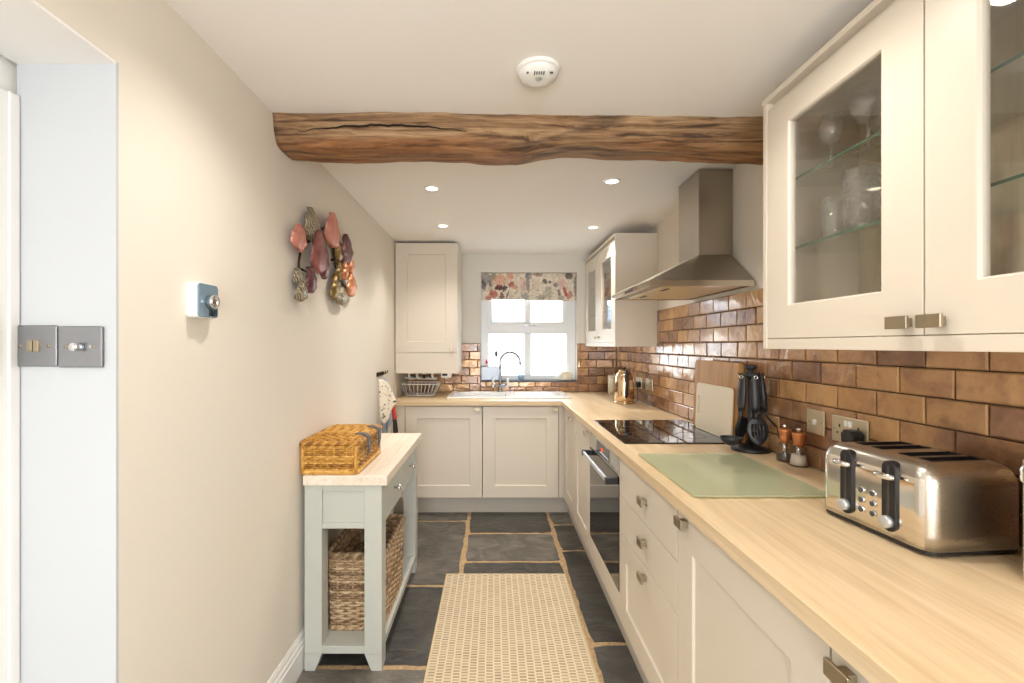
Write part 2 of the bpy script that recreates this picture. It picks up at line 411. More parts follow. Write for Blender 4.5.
def thing(name, label, cat, loc, group=None):
    o = bpy.data.objects.new(name, None); C.objects.link(o); o.location = loc; o.empty_display_size = 0.05
    WORLD[o.name] = Vector(loc); o['label'] = label; o['category'] = cat
    if group: o['group'] = group
    return o
def tag(o, label, cat, group=None):
    o['label'] = label; o['category'] = cat
    if group: o['group'] = group
    return o
def struct(o, label=None):
    o['kind'] = 'structure'
    if label: o['label'] = label
    return o
def dup(root, loc, label=None, group=None):
    r = root.copy(); C.objects.link(r); r.location = loc; WORLD[r.name] = Vector(loc)
    if label: r['label'] = label
    if group: r['group'] = group
    for ch in list(root.children):
        c = ch.copy(); C.objects.link(c); c.parent = r
        for g in list(ch.children):
            d = g.copy(); C.objects.link(d); d.parent = c
    return r

# shaker panel / framed glass door. axis 'x': the face looks towards -X and u runs along Y; axis 'y': it looks towards -Y and u runs along X
def _map(axis, face):
    return (lambda u, d, z: (face + d, u, z)) if axis == 'x' else (lambda u, d, z: (u, face + d, z))
def ubox(mb, axis, face, u0, u1, d0, d1, z0, z1):
    P = _map(axis, face); a, b = P(u0, d0, z0), P(u1, d1, z1)
    return mb.box(a[0], b[0], a[1], b[1], a[2], b[2])
def shaker(mb, axis, face, u0, u1, z0, z1, t=0.02, stile=0.095, recess=0.008, ch=0.003, glass=False, rail=None):
    P = _map(axis, face); rail = rail or stile
    def ring(i, j, d): return [P(u0 + i, d, z0 + j), P(u1 - i, d, z0 + j), P(u1 - i, d, z1 - j), P(u0 + i, d, z1 - j)]
    O, I, B = ring(0, 0, 0), ring(stile, rail, 0), ring(0, 0, t)
    rg = lambda a, b: [(a + i, a + (i + 1) % 4, b + (i + 1) % 4, b + i) for i in range(4)]
    if not glass:
        J = ring(stile + ch, rail + ch, recess)
        mb.add(O + I + J + B, rg(0, 4) + rg(4, 8) + [(8, 9, 10, 11)] + rg(12, 0) + [(15, 14, 13, 12)])
    else:
        J, K = ring(stile + ch, rail + ch, 0.006), ring(stile + ch, rail + ch, t)
        mb.add(O + I + J + K + B, rg(0, 4) + rg(4, 8) + rg(8, 12) + rg(12, 16) + rg(16, 0))
    return mb
def handle(parent, axis, face, u, z, w=0.05, h=0.028):
    mb = MB().use('nickel'); ubox(mb, axis, face, u - w / 2, u + w / 2, -0.026, -0.019, z - h / 2, z + h / 2)
    ubox(mb, axis, face, u - 0.011, u + 0.011, -0.019, 0.0005, z - 0.009, z + 0.009)
    return mb.build('handle', parent, bevel=0.0015)

# ------------------------------------------------------------------ room shell
CEIL, XL, XR, YB, YF = 2.2, -0.81, 1.15, 4.2, -2.6
WT = 0.912      # worktop height
# floor: flagstones with sandy joints
fl = MB().use('sand_joint'); fl.box(-2.2, XR + .1, YF, YB + .3, -0.08, -0.004)
fl.use('slate_flag')
def flag(x0, x1, y0, y1):
    j = 0.0145; x0 += j; x1 -= j; y0 += j; y1 -= j
    pts = []
    def edge(a, b, n):
        for k in range(n):
            t = k / n; w = 0.005 if 0 < k else 0.0
            pts.append((a[0] + (b[0] - a[0]) * t + random.uniform(-w, w), a[1] + (b[1] - a[1]) * t + random.uniform(-w, w)))
    nx, ny = max(3, int((x1 - x0) / 0.05)), max(3, int((y1 - y0) / 0.05)); c = 0.012
    edge((x0 + c, y0), (x1 - c, y0), nx); edge((x1, y0 + c), (x1, y1 - c), ny); edge((x1 - c, y1), (x0 + c, y1), nx); edge((x0, y1 - c), (x0, y0 + c), ny)
    fl.prism(pts, -0.03, random.uniform(-0.0015, 0.0015))
cols = [(-2.2, -.85, [-2.6, -1.7, -.9, 0, .8, 1.6]), (-.85, -.195, [-2.6, -1.8, -1.1, -.3, .45, 1.2, 1.887, 2.527, 3.45, 4.2]),
        (-.195, .43, [-2.6, -1.9, -1.2, -.5, .2, .9, 1.55, 2.2, 2.806, 3.231, 3.75, 4.3]), (.43, 1.15, [-2.6, -1.6, -.7, .2, 1.15, 2.035, 2.956, 3.382, 4.2])]
for x0, x1, ys in cols:
    for a, b in zip(ys, ys[1:]): flag(x0, x1, a, b)
struct(fl.build('floor', origin=(0, 0, 0)), 'dark grey slate flagstones with sandy joints')
struct(MB().use('ceiling_white').box(-2.3, XR + .2, YF - .2, YB + .4, CEIL, CEIL + .12).build('ceiling'), 'white ceiling')
# left wall: starts at the opening, header runs on over it
wl = MB().use('wall_cream').box(XL - .21, XL, .97, YB + .1, 0, CEIL)
wl.box(XL - .21, XL, -.55, .97, 1.957, CEIL).box(XL - .21, XL, YF, -.55, 0, CEIL)
struct(wl.build('wall_left'), 'cream plastered wall with an opening')
jr = MB().use('jamb_white').box(XL - .212, XL + .0005, .964, .9702, 0, 1.9572); jr.use('ceiling_white').box(XL - .212, XL + .0005, -.55, .964, 1.952, 1.9572)  # soffit painted whiter than the jamb to stand in for light on it
struct(jr.build('trim_1'), 'white lining of the opening')
# passage side of the opening
wp = MB().use('gloss_white').box(-1.16, -1.035, .895, 1.1, 0, CEIL).box(-1.16, -1.035, -.8, .895, 1.84, CEIL).box(-1.16, -1.035, -.8, -.1, 0, 1.84)
struct(wp.build('wall_passage'), 'white wall inside the opening')
d1 = bpy.data.objects.new('door_1', None); C.objects.link(d1); d1.location = (-1.06, .4, 0); WORLD['door_1'] = Vector((-1.06, .4, 0)); struct(d1, 'white door inside the opening')
cs = MB().use('gloss_white')
for (a, b) in ((.895, .962), (-.167, -.1)): cs.box(-1.035, -1.018, a, b, 0, 1.882).box(-1.018, -1.012, a + (.045 if a > 0 else 0), b - (0 if a > 0 else .045), 0, 1.882)
cs.box(-1.035, -1.018, -.1, .895, 1.815, 1.882).box(-1.018, -1.012, -.1, .895, 1.86, 1.882)
struct(cs.build('door_frame', d1, bevel=.003))
ds = MB().use('gloss_white'); P = lambda u, d, z: (-1.05 - d, u, z)
for (z0, z1) in ((.0, .9), (.9, 1.815)):
    for (a, b) in ((-.098, .3975), (.3975, .893)):
        O = [P(a, 0, z0), P(b, 0, z0), P(b, 0, z1), P(a, 0, z1)]; I = [P(a + .09, 0, z0 + .1), P(b - .09, 0, z0 + .1), P(b - .09, 0, z1 - .1), P(a + .09, 0, z1 - .1)]
        J = [P(a + .1, .01, z0 + .11), P(b - .1, .01, z0 + .11), P(b - .1, .01, z1 - .11), P(a + .1, .01, z1 - .11)]
        ds.add(O + I + J, [(i, (i + 1) % 4, 4 + (i + 1) % 4, 4 + i) for i in range(4)] + [(4 + i, 4 + (i + 1) % 4, 8 + (i + 1) % 4, 8 + i) for i in range(4)] + [(8, 9, 10, 11)])
ds.box(-1.095, -1.052, -.098, .893, 0.005, 1.812)
struct(ds.build('door_slab', d1))
# right wall
struct(MB().use('wall_cream').box(XR, XR + .15, YF, YB + .1, 0, CEIL).build('wall_right'), 'cream wall behind the worktop')
# back wall with the window opening
WX0, WX1, WZ0, WZ1 = -.124, .775, 1.009, 2.03
wb = MB().use('wall_white').box(XL - .2, WX0, YB, YB + .26, 0, CEIL).box(WX1, XR + .15, YB, YB + .26, 0, CEIL)
wb.box(WX0, WX1, YB, YB + .26, 0, WZ0).box(WX0, WX1, YB, YB + .26, WZ1, CEIL)
struct(wb.build('wall_back'), 'pale wall around the sink window')
# rear part of the room behind the camera: wall with a wide glazed opening that lets daylight in
wr = MB().use('wall_white').box(-2.3, -.5, YF - .15, YF, 0, CEIL).box(.95, XR + .2, YF - .15, YF, 0, CEIL).box(-.5, .95, YF - .15, YF, 1.95, CEIL).box(-.5, .95, YF - .15, YF, 0, .3)
struct(wr.build('wall_rear'), 'wall behind the viewer')
struct(MB().use('wall_white').box(-2.35, -2.2, YF - .1, -.7, 0, CEIL).box(-2.2, -1.16, -.85, -.7, 0, CEIL).build('wall_side'), 'far wall of the passage')
# skirting on the left wall
prof = [(0, 0), (.018, 0), (.018, .095), (.014, .102), (.014, .112), (.009, .122), (.009, .132), (.004, .145), (0, .145)]
struct(MB().use('gloss_white').prism([(XL + a, b) for a, b in prof], .975, 3.53, 'y').build('baseboard_left'), 'white moulded skirting board')

# ------------------------------------------------------------------ window
def wthing(n):
    o = bpy.data.objects.new(n, None); C.objects.link(o); o.location = (.32, YB + .1, WZ0); WORLD[n] = Vector(o.location); struct(o, 'white window over the sink'); return o
w1 = wthing('window_1')
fy0, fy1 = YB + .075, YB + .14
fr = MB().use('upvc'); L, R = WX0 + .002, WX1 - .002
fr.box(L, L + .07, fy0, fy1, WZ0 + .012, WZ1 - .002).box(R - .085, R, fy0, fy1, WZ0 + .012, WZ1 - .002)
fr.box(L + .07, R - .085, fy0, fy1, WZ0 + .012, WZ0 + .055).box(L + .07, R - .085, fy0, fy1, WZ1 - .06, WZ1 - .002)
fr.box(L + .07, R - .085, fy0, fy1, 1.455, 1.535)
fr.box(.285, .355, fy0 + .004, fy1 - .004, WZ0 + .055, 1.455)
struct(fr.build('window_frame', w1, bevel=.004))
# fanlight sash stands proud of the frame
sf = MB().use('upvc'); a, b = L + .055, R - .075
sf.box(a, a + .05, fy0 - .018, fy1 - .01, 1.52, 1.985).box(b - .05, b, fy0 - .018, fy1 - .01, 1.52, 1.985)
sf.box(a + .05, b - .05, fy0 - .018, fy1 - .01, 1.52, 1.57).box(a + .05, b - .05, fy0 - .018, fy1 - .01, 1.935, 1.985).box(.292, .348, fy0 - .014, fy1 - .014, 1.57, 1.935)
struct(sf.build('window_sash', w1, bevel=.004))
wh = MB().use('silver_plastic').box(.29, .35, fy0 - .03, fy0 - .018, 1.528, 1.546); wh.tube([(.32, fy0 - .03, 1.537), (.32, fy0 - .05, 1.537), (.385, fy0 - .052, 1.533)], .006, 8)
struct(wh.build('window_latch', w1))
pn = MB().use('pane_glass')
for (x0, x1, z0, z1) in ((L + .07, .285, WZ0 + .055, 1.455), (.355, R - .085, WZ0 + .055, 1.455), (a + .05, .292, 1.57, 1.935), (.348, b - .05, 1.57, 1.935)):
    pn.box(x0, x1, fy0 + .028, fy0 + .034, z0, z1)
struct(pn.build('window_pane', w1))
struct(MB().use('slate_sill').box(WX0 - .001, WX1 + .001, YB - .012, fy0 + .01, WZ0 - .002, WZ0 + .012).build('window_sill', w1, bevel=.003))

# outside, seen over-bright through the window
struct(MB().use('paving').box(-6, 8, YB + .5, 16, -.3, -.1).build('ground_outside'), 'pale paved yard')
nh = thing('neighbouring_house', 'white rendered house with a slate roof beyond the sink window', 'house', (-.6, 9, -.1))
MB().use('render_white').box(-5, .55, 8.6, 11, -.1, 1.78).build('wall', nh)
MB().use('roof_slate').prism([(8.4, 1.78), (11.2, 1.78), (11.2, 1.83), (9.8, 2.22), (8.4, 1.83)], -5.2, .62, 'x').build('roof', nh)
hd = MB().use('hedge_green', True)
for k in range(34):
    x = random.uniform(.9, 3.2); y = random.uniform(6.6, 7.4)
    hd.sphere((x, y, random.uniform(.0, .75)), random.uniform(.16, .3), 10, 6)
tag(hd.build('garden_shrub'), 'pale green shrub outside the lower right window pane', 'shrub')

# ------------------------------------------------------------------ beam
bt = [(272, 112), (300, 112.6), (344, 112.4), (417, 111), (461, 113.6), (505, 115.4), (578, 114.6), (637, 115.5), (666, 117), (761, 118.5), (800, 119)]
bb = [(272, 158.5), (281, 159.7), (344, 162.6), (388, 160.5), (411, 159.4), (490, 163.8), (520, 163.2), (549, 158), (578, 155.4), (608, 157.6), (666, 159), (725, 161), (762, 163.4), (820, 164)]
def interp(tab, x):
    if x <= tab[0][0]: return tab[0][1]
    for (xa, ya), (xb, yb) in zip(tab, tab[1:]):
        if x <= xb: return ya + (yb - ya) * (x - xa) / (xb - xa)
    return tab[-1][1]
be = MB().use('old_oak_beam', True)
NS, NR = 110, 30
def beamv(i, j):
    X = XL - .0 + (XR - XL) * j / (NS - 1)
    Yf = 1.64 + .033 * (X - XL) / 1.8
    px = 494 + 450 * X / (Yf + .03)
    zb = 1.35 + (345 - interp(bb, px)) * (Yf + .15) / 450
    zt = CEIL + .004
    th = 2 * PI * i / NR; c, s = math.cos(th), math.sin(th)
    k = 0.42 if s < 0 else 0.14
    yy = abs(c) ** k * (1 if c > 0 else -1); zz = abs(s) ** k * (1 if s > 0 else -1)
    cy, cz = Yf + .11, (zb + zt) / 2
    n = noise.noise(Vector((X * 5, yy * 1.5, zz * 2.5))) * .014 + noise.noise(Vector((X * 17, yy * 4, zz * 9))) * .005
    y = cy + yy * (.108 + n) + (.022 * (0.5 - 0.5 * zz)) * (1 if yy < 0 else -1)
    z = cz + zz * ((zt - zb) / 2)
    if zz < -.5: z += noise.noise(Vector((X * 14, 3, 1))) * .004
    return (X, y, z)
be.grid(beamv, NR, NS, True)
be.face([i for i in range(NR)]); be.face([(NS - 1) * NR + i for i in range(NR)])
be.use('beam_crack')
# a long split along the face
cr = []
for k in range(40):
    X = -.72 + .62 * k / 39
    cr.append((X, 1.64 + .033 * (X - XL) / 1.8 + .004 + .004 * math.sin(k), 2.132 + .025 * math.sin(k * .075) + random.uniform(-.0015, .0015)))
be.tube(cr, [  .0008 + .0034 * math.sin(PI * k / 39) for k in range(40)], 6)
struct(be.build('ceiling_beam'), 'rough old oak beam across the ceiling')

# ------------------------------------------------------------------ wall tiles
def tilewall(mb, axis, face, u0, u1, z0, rows, start, ph=.0755, pw=.1525, gap=.0035, clip=None):
    P = (lambda u, d, z: (face - d, u, z)) if axis == 'x' else (lambda u, d, z: (u, face - d, z))
    for r in range(rows):
        z = z0 + r * ph; u = u0 - start - (pw / 2 if r % 2 else 0)
        while u < u1:
            a, b = max(u, u0), min(u + pw, u1); u += pw
            if b - a < .012: continue
            if clip and not clip(a, b, z): continue
            x0, x1, zz0, zz1 = a + gap / 2, b - gap / 2, z + gap / 2, z + ph - gap / 2
            t = [.0075 + random.uniform(-.0011, .0011) for _ in range(4)]; e = .004
            O = [P(x0, 0, zz0), P(x1, 0, zz0), P(x1, 0, zz1), P(x0, 0, zz1)]
            M = [P(x0, t[0] - .002, zz0), P(x1, t[1] - .002, zz0), P(x1, t[2] - .002, zz1), P(x0, t[3] - .002, zz1)]
            T = [P(x0 + e, t[0], zz0 + e), P(x1 - e, t[1], zz0 + e), P(x1 - e, t[2], zz1 - e), P(x0 + e, t[3], zz1 - e)]
            rg = lambda p, q: [(p + i, p + (i + 1) % 4, q + (i + 1) % 4, q + i) for i in range(4)]
            mb.add(O + M + T, [(0, 1, 2, 3)] + rg(0, 4) + rg(4, 8) + [(8, 9, 10, 11)])
tr = MB().use('grout').box(XR - .003, XR, 0, 4.196, WT, WT + 6 * .0755).box(XR - .003, XR, 1.425, 3.148, WT + 6 * .0755, WT + 9 * .0755)
tr.use('copper_tile')
tilewall(tr, 'x', XR - .003, 0, 4.19, WT, 6, .106)
tilewall(tr, 'x', XR - .003, 1.425, 3.148, WT + 6 * .0755, 3, .0)
struct(tr.build('splashback_wall_right', weld=False), 'glazed copper brown brick tiles')
tb = MB().use('grout').box(XL + .001, WX0 - .002, YB - .003, YB, WT, WT + 6 * .0755).box(WX1 + .002, XR - .0105, YB - .003, YB, WT, WT + 6 * .0755).box(WX0 - .002, WX1 + .002, YB - .003, YB, WT, WZ0 - .003)
tb.use('copper_tile')
tilewall(tb, 'y', YB - .003, XL + .001, WX0 - .002, WT, 6, .03); tilewall(tb, 'y', YB - .003, WX1 + .002, XR - .0108, WT, 6, .05)
tilewall(tb, 'y', YB - .003, WX0 - .002, WX1 + .002, WT, 1, .03, ph=.0475); tilewall(tb, 'y', YB - .003, WX0 - .002, WX1 + .002, WT + .0475, 1, .1, ph=.0475)
struct(tb.build('splashback_wall_back'), 'glazed copper brown brick tiles')

# ------------------------------------------------------------------ base units
FX = .548           # front plane of the right-hand run
FYB = 3.53          # front plane of the sink run
ZT = .862
def carcass(mb, axis, face, u0, u1, d1, z0, z1):
    ubox(mb, axis, face, u0 + .001, u1 - .001, .0205, d1, z0, z1); return mb
# right run
def unit_right(name, label, cat, u0, u1, group=None):
    t = thing(name, label, cat, ((FX + XR) / 2, (u0 + u1) / 2, .15), group)
    carcass(MB().use('cabinet_paint'), 'x', FX, u0, u1, XR - FX - .004, .15, WT - .0385).build('body', t)
    return t
G1 = 'cream shaker base units'
c = unit_right('base_cabinet', 'cream shaker double base cabinet between the oven and the sink corner', 'cabinet', 2.577, 3.507, G1)
for (a, b, h) in ((2.579, 3.062, 2.625), (3.066, 3.505, 3.15)):
    d = shaker(MB().use('cabinet_paint'), 'x', FX, a, b, .152, ZT).build('door', c, bevel=.0015); handle(d, 'x', FX, h, .836)
c = unit_right('drawer_unit', 'cream three drawer base unit beside the oven', 'drawers', 1.345, 1.967, G1)
for (z0, z1, hz) in ((.702, ZT, .785), (.542, .699, .636), (.152, .539, .51)):
    mb = MB().use('cabinet_paint')
    if z0 < .2: shaker(mb, 'x', FX, 1.347, 1.965, z0, z1, stile=.095, rail=.095)
    else: ubox(mb, 'x', FX, 1.347, 1.965, 0, .02, z0, z1)
    d = mb.build('drawer', c, bevel=.0015); handle(d, 'x', FX, 1.625, hz)
c = unit_right('base_cabinet', 'cream shaker single base cabinet beside the drawer unit, below the glass board', 'cabinet', .735, 1.343, G1)
d = shaker(MB().use('cabinet_paint'), 'x', FX, .737, 1.341, .152, ZT).build('door', c, bevel=.0015); handle(d, 'x', FX, 1.285, .842)
c = unit_right('base_cabinet', 'cream base cabinet at the photo edge, below the toaster end of the worktop', 'cabinet', .125, .733, G1)
d = shaker(MB().use('cabinet_paint'), 'x', FX, .127, .731, .152, ZT).build('door', c, bevel=.0015); handle(d, 'x', FX, .69, .842)
# oven in its housing
c = thing('oven_housing', 'cream housing unit that holds the built-in oven under the hob', 'cabinet', ((FX + XR) / 2, 2.272, .15), G1)
hb = MB().use('cabinet_paint')
ubox(hb, 'x', FX, 1.969, 1.984, .0205, .596, .15, .873); ubox(hb, 'x', FX, 2.56, 2.575, .0205, .596, .15, .873); ubox(hb, 'x', FX, 1.984, 2.56, .0205, .596, .15, .262)
hb.build('body', c)
fp = MB().use('cabinet_paint'); ubox(fp, 'x', FX, 1.969, 2.575, 0, .02, .152, .262); fp.build('filler_panel', c, bevel=.0015)
ov = thing('oven', 'built-in black glass oven with a steel control strip', 'oven', (FX + .25, 2.272, .264))
mb = MB().use('black_plastic'); ubox(mb, 'x', FX, 1.986, 2.558, .022, .5, .264, .862); mb.build('body', ov)
mb = MB().use('brushed_steel'); ubox(mb, 'x', FX, 1.972, 2.572, 0, .0215, .772, .864); cp = mb.build('control_panel', ov, bevel=.001)
mb = MB().use('black_glass'); ubox(mb, 'x', FX, 2.14, 2.40, -.002, .0005, .79, .85); di = mb.build('display', cp)
mb = MB().use('red_digits'); ubox(mb, 'x', FX, 2.255, 2.29, -.0026, -.0018, .813, .827); mb.build('clock_digits', cp)
mb = MB().use('oven_glass'); ubox(mb, 'x', FX, 1.972, 2.572, 0, .0215, .266, .768); dr = mb.build('door', ov, bevel=.001); dr['label'] = 'dark reflective glass door'
mb = MB().use('silver_plastic'); ubox(mb, 'x', FX, 2.012, 2.525, -.052, -.040, .737, .757); hd2 = mb.build('handle', dr, bevel=.003)
for u in (2.0, 2.525):
    mb = MB().use('black_plastic'); ubox(mb, 'x', FX, u - .010, u + .016, -.054, .0005, .732, .760); mb.build('handle_bracket', hd2, bevel=.002)

# sink run
def unit_back(label, u0, u1, hx):
    t = thing('base_cabinet', label, 'cabinet', ((u0 + u1) / 2, (FYB + YB) / 2, .15), G1)
    carcass(MB().use('cabinet_paint'), 'y', FYB, u0, u1, YB - FYB - .004, .15, .72).build('body', t)
    d = shaker(MB().use('cabinet_paint'), 'y', FYB, u0 + .002, u1 - .002, .152, .868).build('door', t, bevel=.0015); handle(d, 'y', FYB, hx, .846)
unit_back('cream shaker cupboard under the sink run, beside the left wall', -.698, -.092, -.128)
unit_back('cream shaker cupboard under the sink, beside the inner corner', -.09, .508, .478)
fi = MB().use('cabinet_paint').box(XL + .002, -.70, FYB + .004, YB - .004, .15, .873)
tag(fi.build('filler_panel', bevel=.001), 'narrow cream end panel between the left wall and the sink cupboards', 'panel')
fi = MB().use('cabinet_paint').box(.510, FX + .018, FYB + .004, FYB + .03, .15, .873)
tag(fi.build('corner_post', bevel=.001), 'narrow cream corner post where the two runs of cupboards meet', 'panel')
pl = MB().use('plinth_paint').box(XL + .002, FX + .07, FYB + .1, FYB + .116, 0, .1495).box(FX + .05, FX + .066, .1, FYB + .1, 0, .1495)
struct(pl.build('plinth_trim'), 'grey cream kickboard under the units')

# L-shaped worktop with the sink cut out
SX0, SX1, SY0, SY1 = -.385, .63, 3.665, 4.14
WB = WT - .037; XF, YFW = .528, 3.512
wt = MB().use('oak_along').prism([(XF, -.2), (XR - .0115, -.2), (XR - .0115, YB - .0115), (SX1 - .014, YB - .0115), (SX1 - .014, YFW), (XF, YFW)], WB, WT)
wt.use('oak_across').box(XL + .002, SX0 + .014, YFW, YB - .0115, WB, WT).box(SX0 + .014, SX1 - .014, YFW, SY0 + .014, WB, WT).box(SX0 + .014, SX1 - .014, SY1 - .014, YB - .0115, WB, WT)
tag(wt.build('worktop', bevel=.002), 'light oak worktop running along the wall and round to the sink', 'worktop')

# hob, glass board
hob = thing('hob', 'black glass induction hob set in the oak worktop', 'hob', (.833, 2.296, WT))
MB().use('black_glass').box(.576, 1.092, 1.99, 2.598, WT + .0003, WT + .006).build('glass_top', hob, bevel=.002)
for (x, y, r) in ((.72, 2.15, .085), (.72, 2.45, .07), (.94, 2.15, .07), (.94, 2.45, .09)):
    rg = MB().use('utensil_grey'); rg.lathe(x, y, [(r, WT + .0061), (r, WT + .0064), (r - .003, WT + .0064), (r - .003, WT + .0061)], 40, False, False); rg.build('cooking_zone', hob)
gb = thing('glass_chopping_board', 'frosted green glass chopping board lying on the oak worktop', 'chopping board', (.775, 1.537, WT))
def rrect(x0, x1, y0, y1, r, n=5):
    out = []
    for cx, cy, a0 in ((x1 - r, y0 + r, -PI / 2), (x1 - r, y1 - r, 0), (x0 + r, y1 - r, PI / 2), (x0 + r, y0 + r, PI)):
        for k in range(n + 1):
            a = a0 + PI / 2 * k / n; out.append((cx + r * math.cos(a), cy + r * math.sin(a)))
    return out
MB().use('green_glass').prism(rrect(.57, .975, 1.284, 1.789, .012), WT + .004, WT + .008).build('glass_plate', gb)
for x in (.60, .945):
    for y in (1.315, 1.76): MB().use('white_plastic', True).lathe(x, y, [(.008, WT), (.008, WT + .004)], 12).build('rubber_foot', gb)

# ------------------------------------------------------------------ wall units on the right
CX = .85
def wall_unit(label, u0, u1, z0, z1, doors, group):
    t = thing('glazed_wall_cabinet', label, 'cabinet', ((CX + XR) / 2, (u0 + u1) / 2, z0), group)
    b = MB().use('cabinet_paint'); di = XR - CX - .003
    ubox(b, 'x', CX, u0 + .018, u1, .021, di, z0, z0 + .03)                       # bottom
    ubox(b, 'x', CX, u0 + .018, u1, .021, di, z1 - .022, z1)                      # top
    ubox(b, 'x', CX, u1, u1 + .018, -.002, di, z0, z1)                            # far end panel
    ubox(b, 'x', CX, u0, u0 + .018, -.002, di, z0, z1)                            # near end panel
    ubox(b, 'x', CX, u0 + .018, u1, 0, .021, z0, z0 + .03)                        # light rail
    b.use('cabinet_back'); ubox(b, 'x', CX, u0 + .018, u1, di - .012, di - .001, z0 + .03, z1 - .022)
    b.build('body', t, bevel=.001)
    co = MB().use('cabinet_paint'); ubox(co, 'x', CX, u0 - .0008, u1 + .0186, -.007, di, z1 - .0005, z1 + .016)
    co.build('cornice', t, bevel=.002)
    for (a, bb_, (gz0, gz1), hu) in doors:
        st = .1
        m = MB().use('cabinet_paint'); P = (a, bb_, z0 + .032, z1 - .024)
        # framed door with unequal rails
        zlo, zhi = P[2], P[3]
        def ring(i, jl, jh, d): return [(CX + d, a + i, zlo + jl), (CX + d, bb_ - i, zlo + jl), (CX + d, bb_ - i, zhi - jh), (CX + d, a + i, zhi - jh)]
        jl, jh = gz0 - zlo, zhi - gz1
        V = ring(0, 0, 0, 0) + ring(st - .004, jl - .004, jh - .004, 0) + ring(st, jl, jh, .005) + ring(st, jl, jh, .02) + ring(0, 0, 0, .02)
        rgf = lambda p, q: [(p + i, p + (i + 1) % 4, q + (i + 1) % 4, q + i) for i in range(4)]
        m.add(V, rgf(0, 4) + rgf(4, 8) + rgf(8, 12) + rgf(12, 16) + rgf(16, 0))
        d = m.build('door', t, bevel=.001)
        MB().use('cabinet_pane').box(CX + .012, CX + .016, a + st - .004, bb_ - st + .004, gz0 - .004, gz1 + .004).build('glass_pane', d)
        if u0 < 1: handle(d, 'x', CX, hu, z0 + .058, .05, .026)
        else: handle(d, 'x', CX, hu, z0 + .075, .024, .024)
    for z in ((1.642, 1.848) if u0 < 1 else (1.62, 1.86)):
        sh = MB().use('shelf_glass').box(CX + .05, XR - .02, u0 + .02, u1 - .002, z - .006, z)
        sh.use('shelf_edge').box(CX + .048, CX + .05, u0 + .02, u1 - .002, z - .006, z)
        sh.build('glass_shelf', t)
    return t
G2 = 'cream wall cabinets with glass doors'
wall_unit('large cream glass-door wall cabinet of glassware above the toaster', .36, 1.40, 1.338, 2.10, [(.892, 1.398, (1.469, 1.996), .926), (.382, .888, (1.469, 1.996), .857)], G2)
wall_unit('smaller cream glass-door wall cabinet in the far corner past the extractor hood', 3.15, YB - .021, 1.338, 2.118, [(3.17, 3.672, (1.47, 1.998), 3.63), (3.676, 4.176, (1.47, 1.998), 3.72)], G2)

# boiler cupboard on the sink wall
t = thing('tall_wall_cabinet', 'cream shaker wall cupboard in the corner, left of the sink window', 'cabinet', (-.553, 3.93, 1.117), 'cream shaker wall cupboards')
MB().use('cabinet_paint').box(XL + .004, -.297, 3.681, YB - .004, 1.117, 2.185).build('body', t, bevel=.001)
d = shaker(MB().use('cabinet_paint'), 'y', 3.66, XL + .008, -.299, 1.288, 2.178, stile=.095, rail=.09).build('door', t, bevel=.0015); handle(d, 'y', 3.66, -.345, 1.31, .028, .028)
MB().use('cabinet_paint').box(XL + .008, -.299, 3.66, 3.6805, 1.119, 1.284).build('lower_panel', t, bevel=.0015)
pp = thing('pipework', 'white and grey pipes and valves hanging under the corner wall cupboard', 'pipes', (-.6, 3.9, 1.05))
for k, x in enumerate((-.73, -.66, -.60, -.53)):
    MB().use('rack_wire', True).tube([(x, 3.86, 1.118), (x, 3.86, 1.075), (x + .012, 3.875, 1.062), (x + .03, 3.9, 1.06)], .010, 10).build('pipe', pp)
MB().use('rack_wire', True).tube([(-.77, 3.90, 1.066), (-.50, 3.90, 1.06)], .011, 10).build('pipe', pp)
for x in (-.70, -.565): MB().use('utensil_grey', True).tube([(x, 3.88, 1.09), (x + .03, 3.86, 1.075)], .012, 10).build('valve', pp)
m = MB().use('black_plastic', True); m.lathe(-.60, 3.85, [(.006, 1.065), (.016, 1.07), (.016, 1.09), (.008, 1.1)], 12); m.build('valve', pp)
m = MB().use('white_plastic').box(-.455, -.37, 3.86, 3.93, 1.068, 1.118).use('black_plastic').box(-.445, -.40, 3.858, 3.86, 1.085, 1.105); m.build('connector_box', pp, bevel=.004)

# ------------------------------------------------------------------ extractor hood
hd = thing('extractor_hood', 'brushed steel chimney extractor hood above the hob', 'extractor hood', (.95, 2.28, 1.603))
HX0, HX1, HY0, HY1 = .68, XR - .012, 1.968, 2.595
m = MB().use('hood_steel')
A = [(HX0, HY0), (HX1, HY0), (HX1, HY1), (HX0, HY1)]; cxa, cxb, cya, cyb = .985, XR - .001, 2.165, 2.398
B = [(cxa - .004, cya - .004), (HX1, cya - .004), (HX1, cyb + .004), (cxa - .004, cyb + .004)]
V = [(x, y, 1.634) for x, y in A] + [(x, y, 1.783) for x, y in B]
m.add(V, [(i, (i + 1) % 4, 4 + (i + 1) % 4, 4 + i) for i in range(4)] + [(7, 6, 5, 4)]); m.add([(x, y, 1.633) for x, y in A], [(0, 1, 2, 3)])
cn = m.build('canopy', hd)
m = MB().use('polished_steel')
m.box(HX0, HX1, HY0, HY0 + .012, 1.608, 1.634).box(HX0, HX1, HY1 - .012, HY1, 1.608, 1.634).box(HX0, HX0 + .012, HY0 + .012, HY1 - .012, 1.608, 1.634).box(HX1 - .012, HX1, HY0 + .012, HY1 - .012, 1.608, 1.634)
m.build('rim', hd)
m = MB().use('warm_filter').box(HX0 + .09, HX1 - .03, HY0 + .03, 2.275, 1.6115, 1.618).box(HX0 + .09, HX1 - .03, 2.287, HY1 - .03, 1.6115, 1.618)
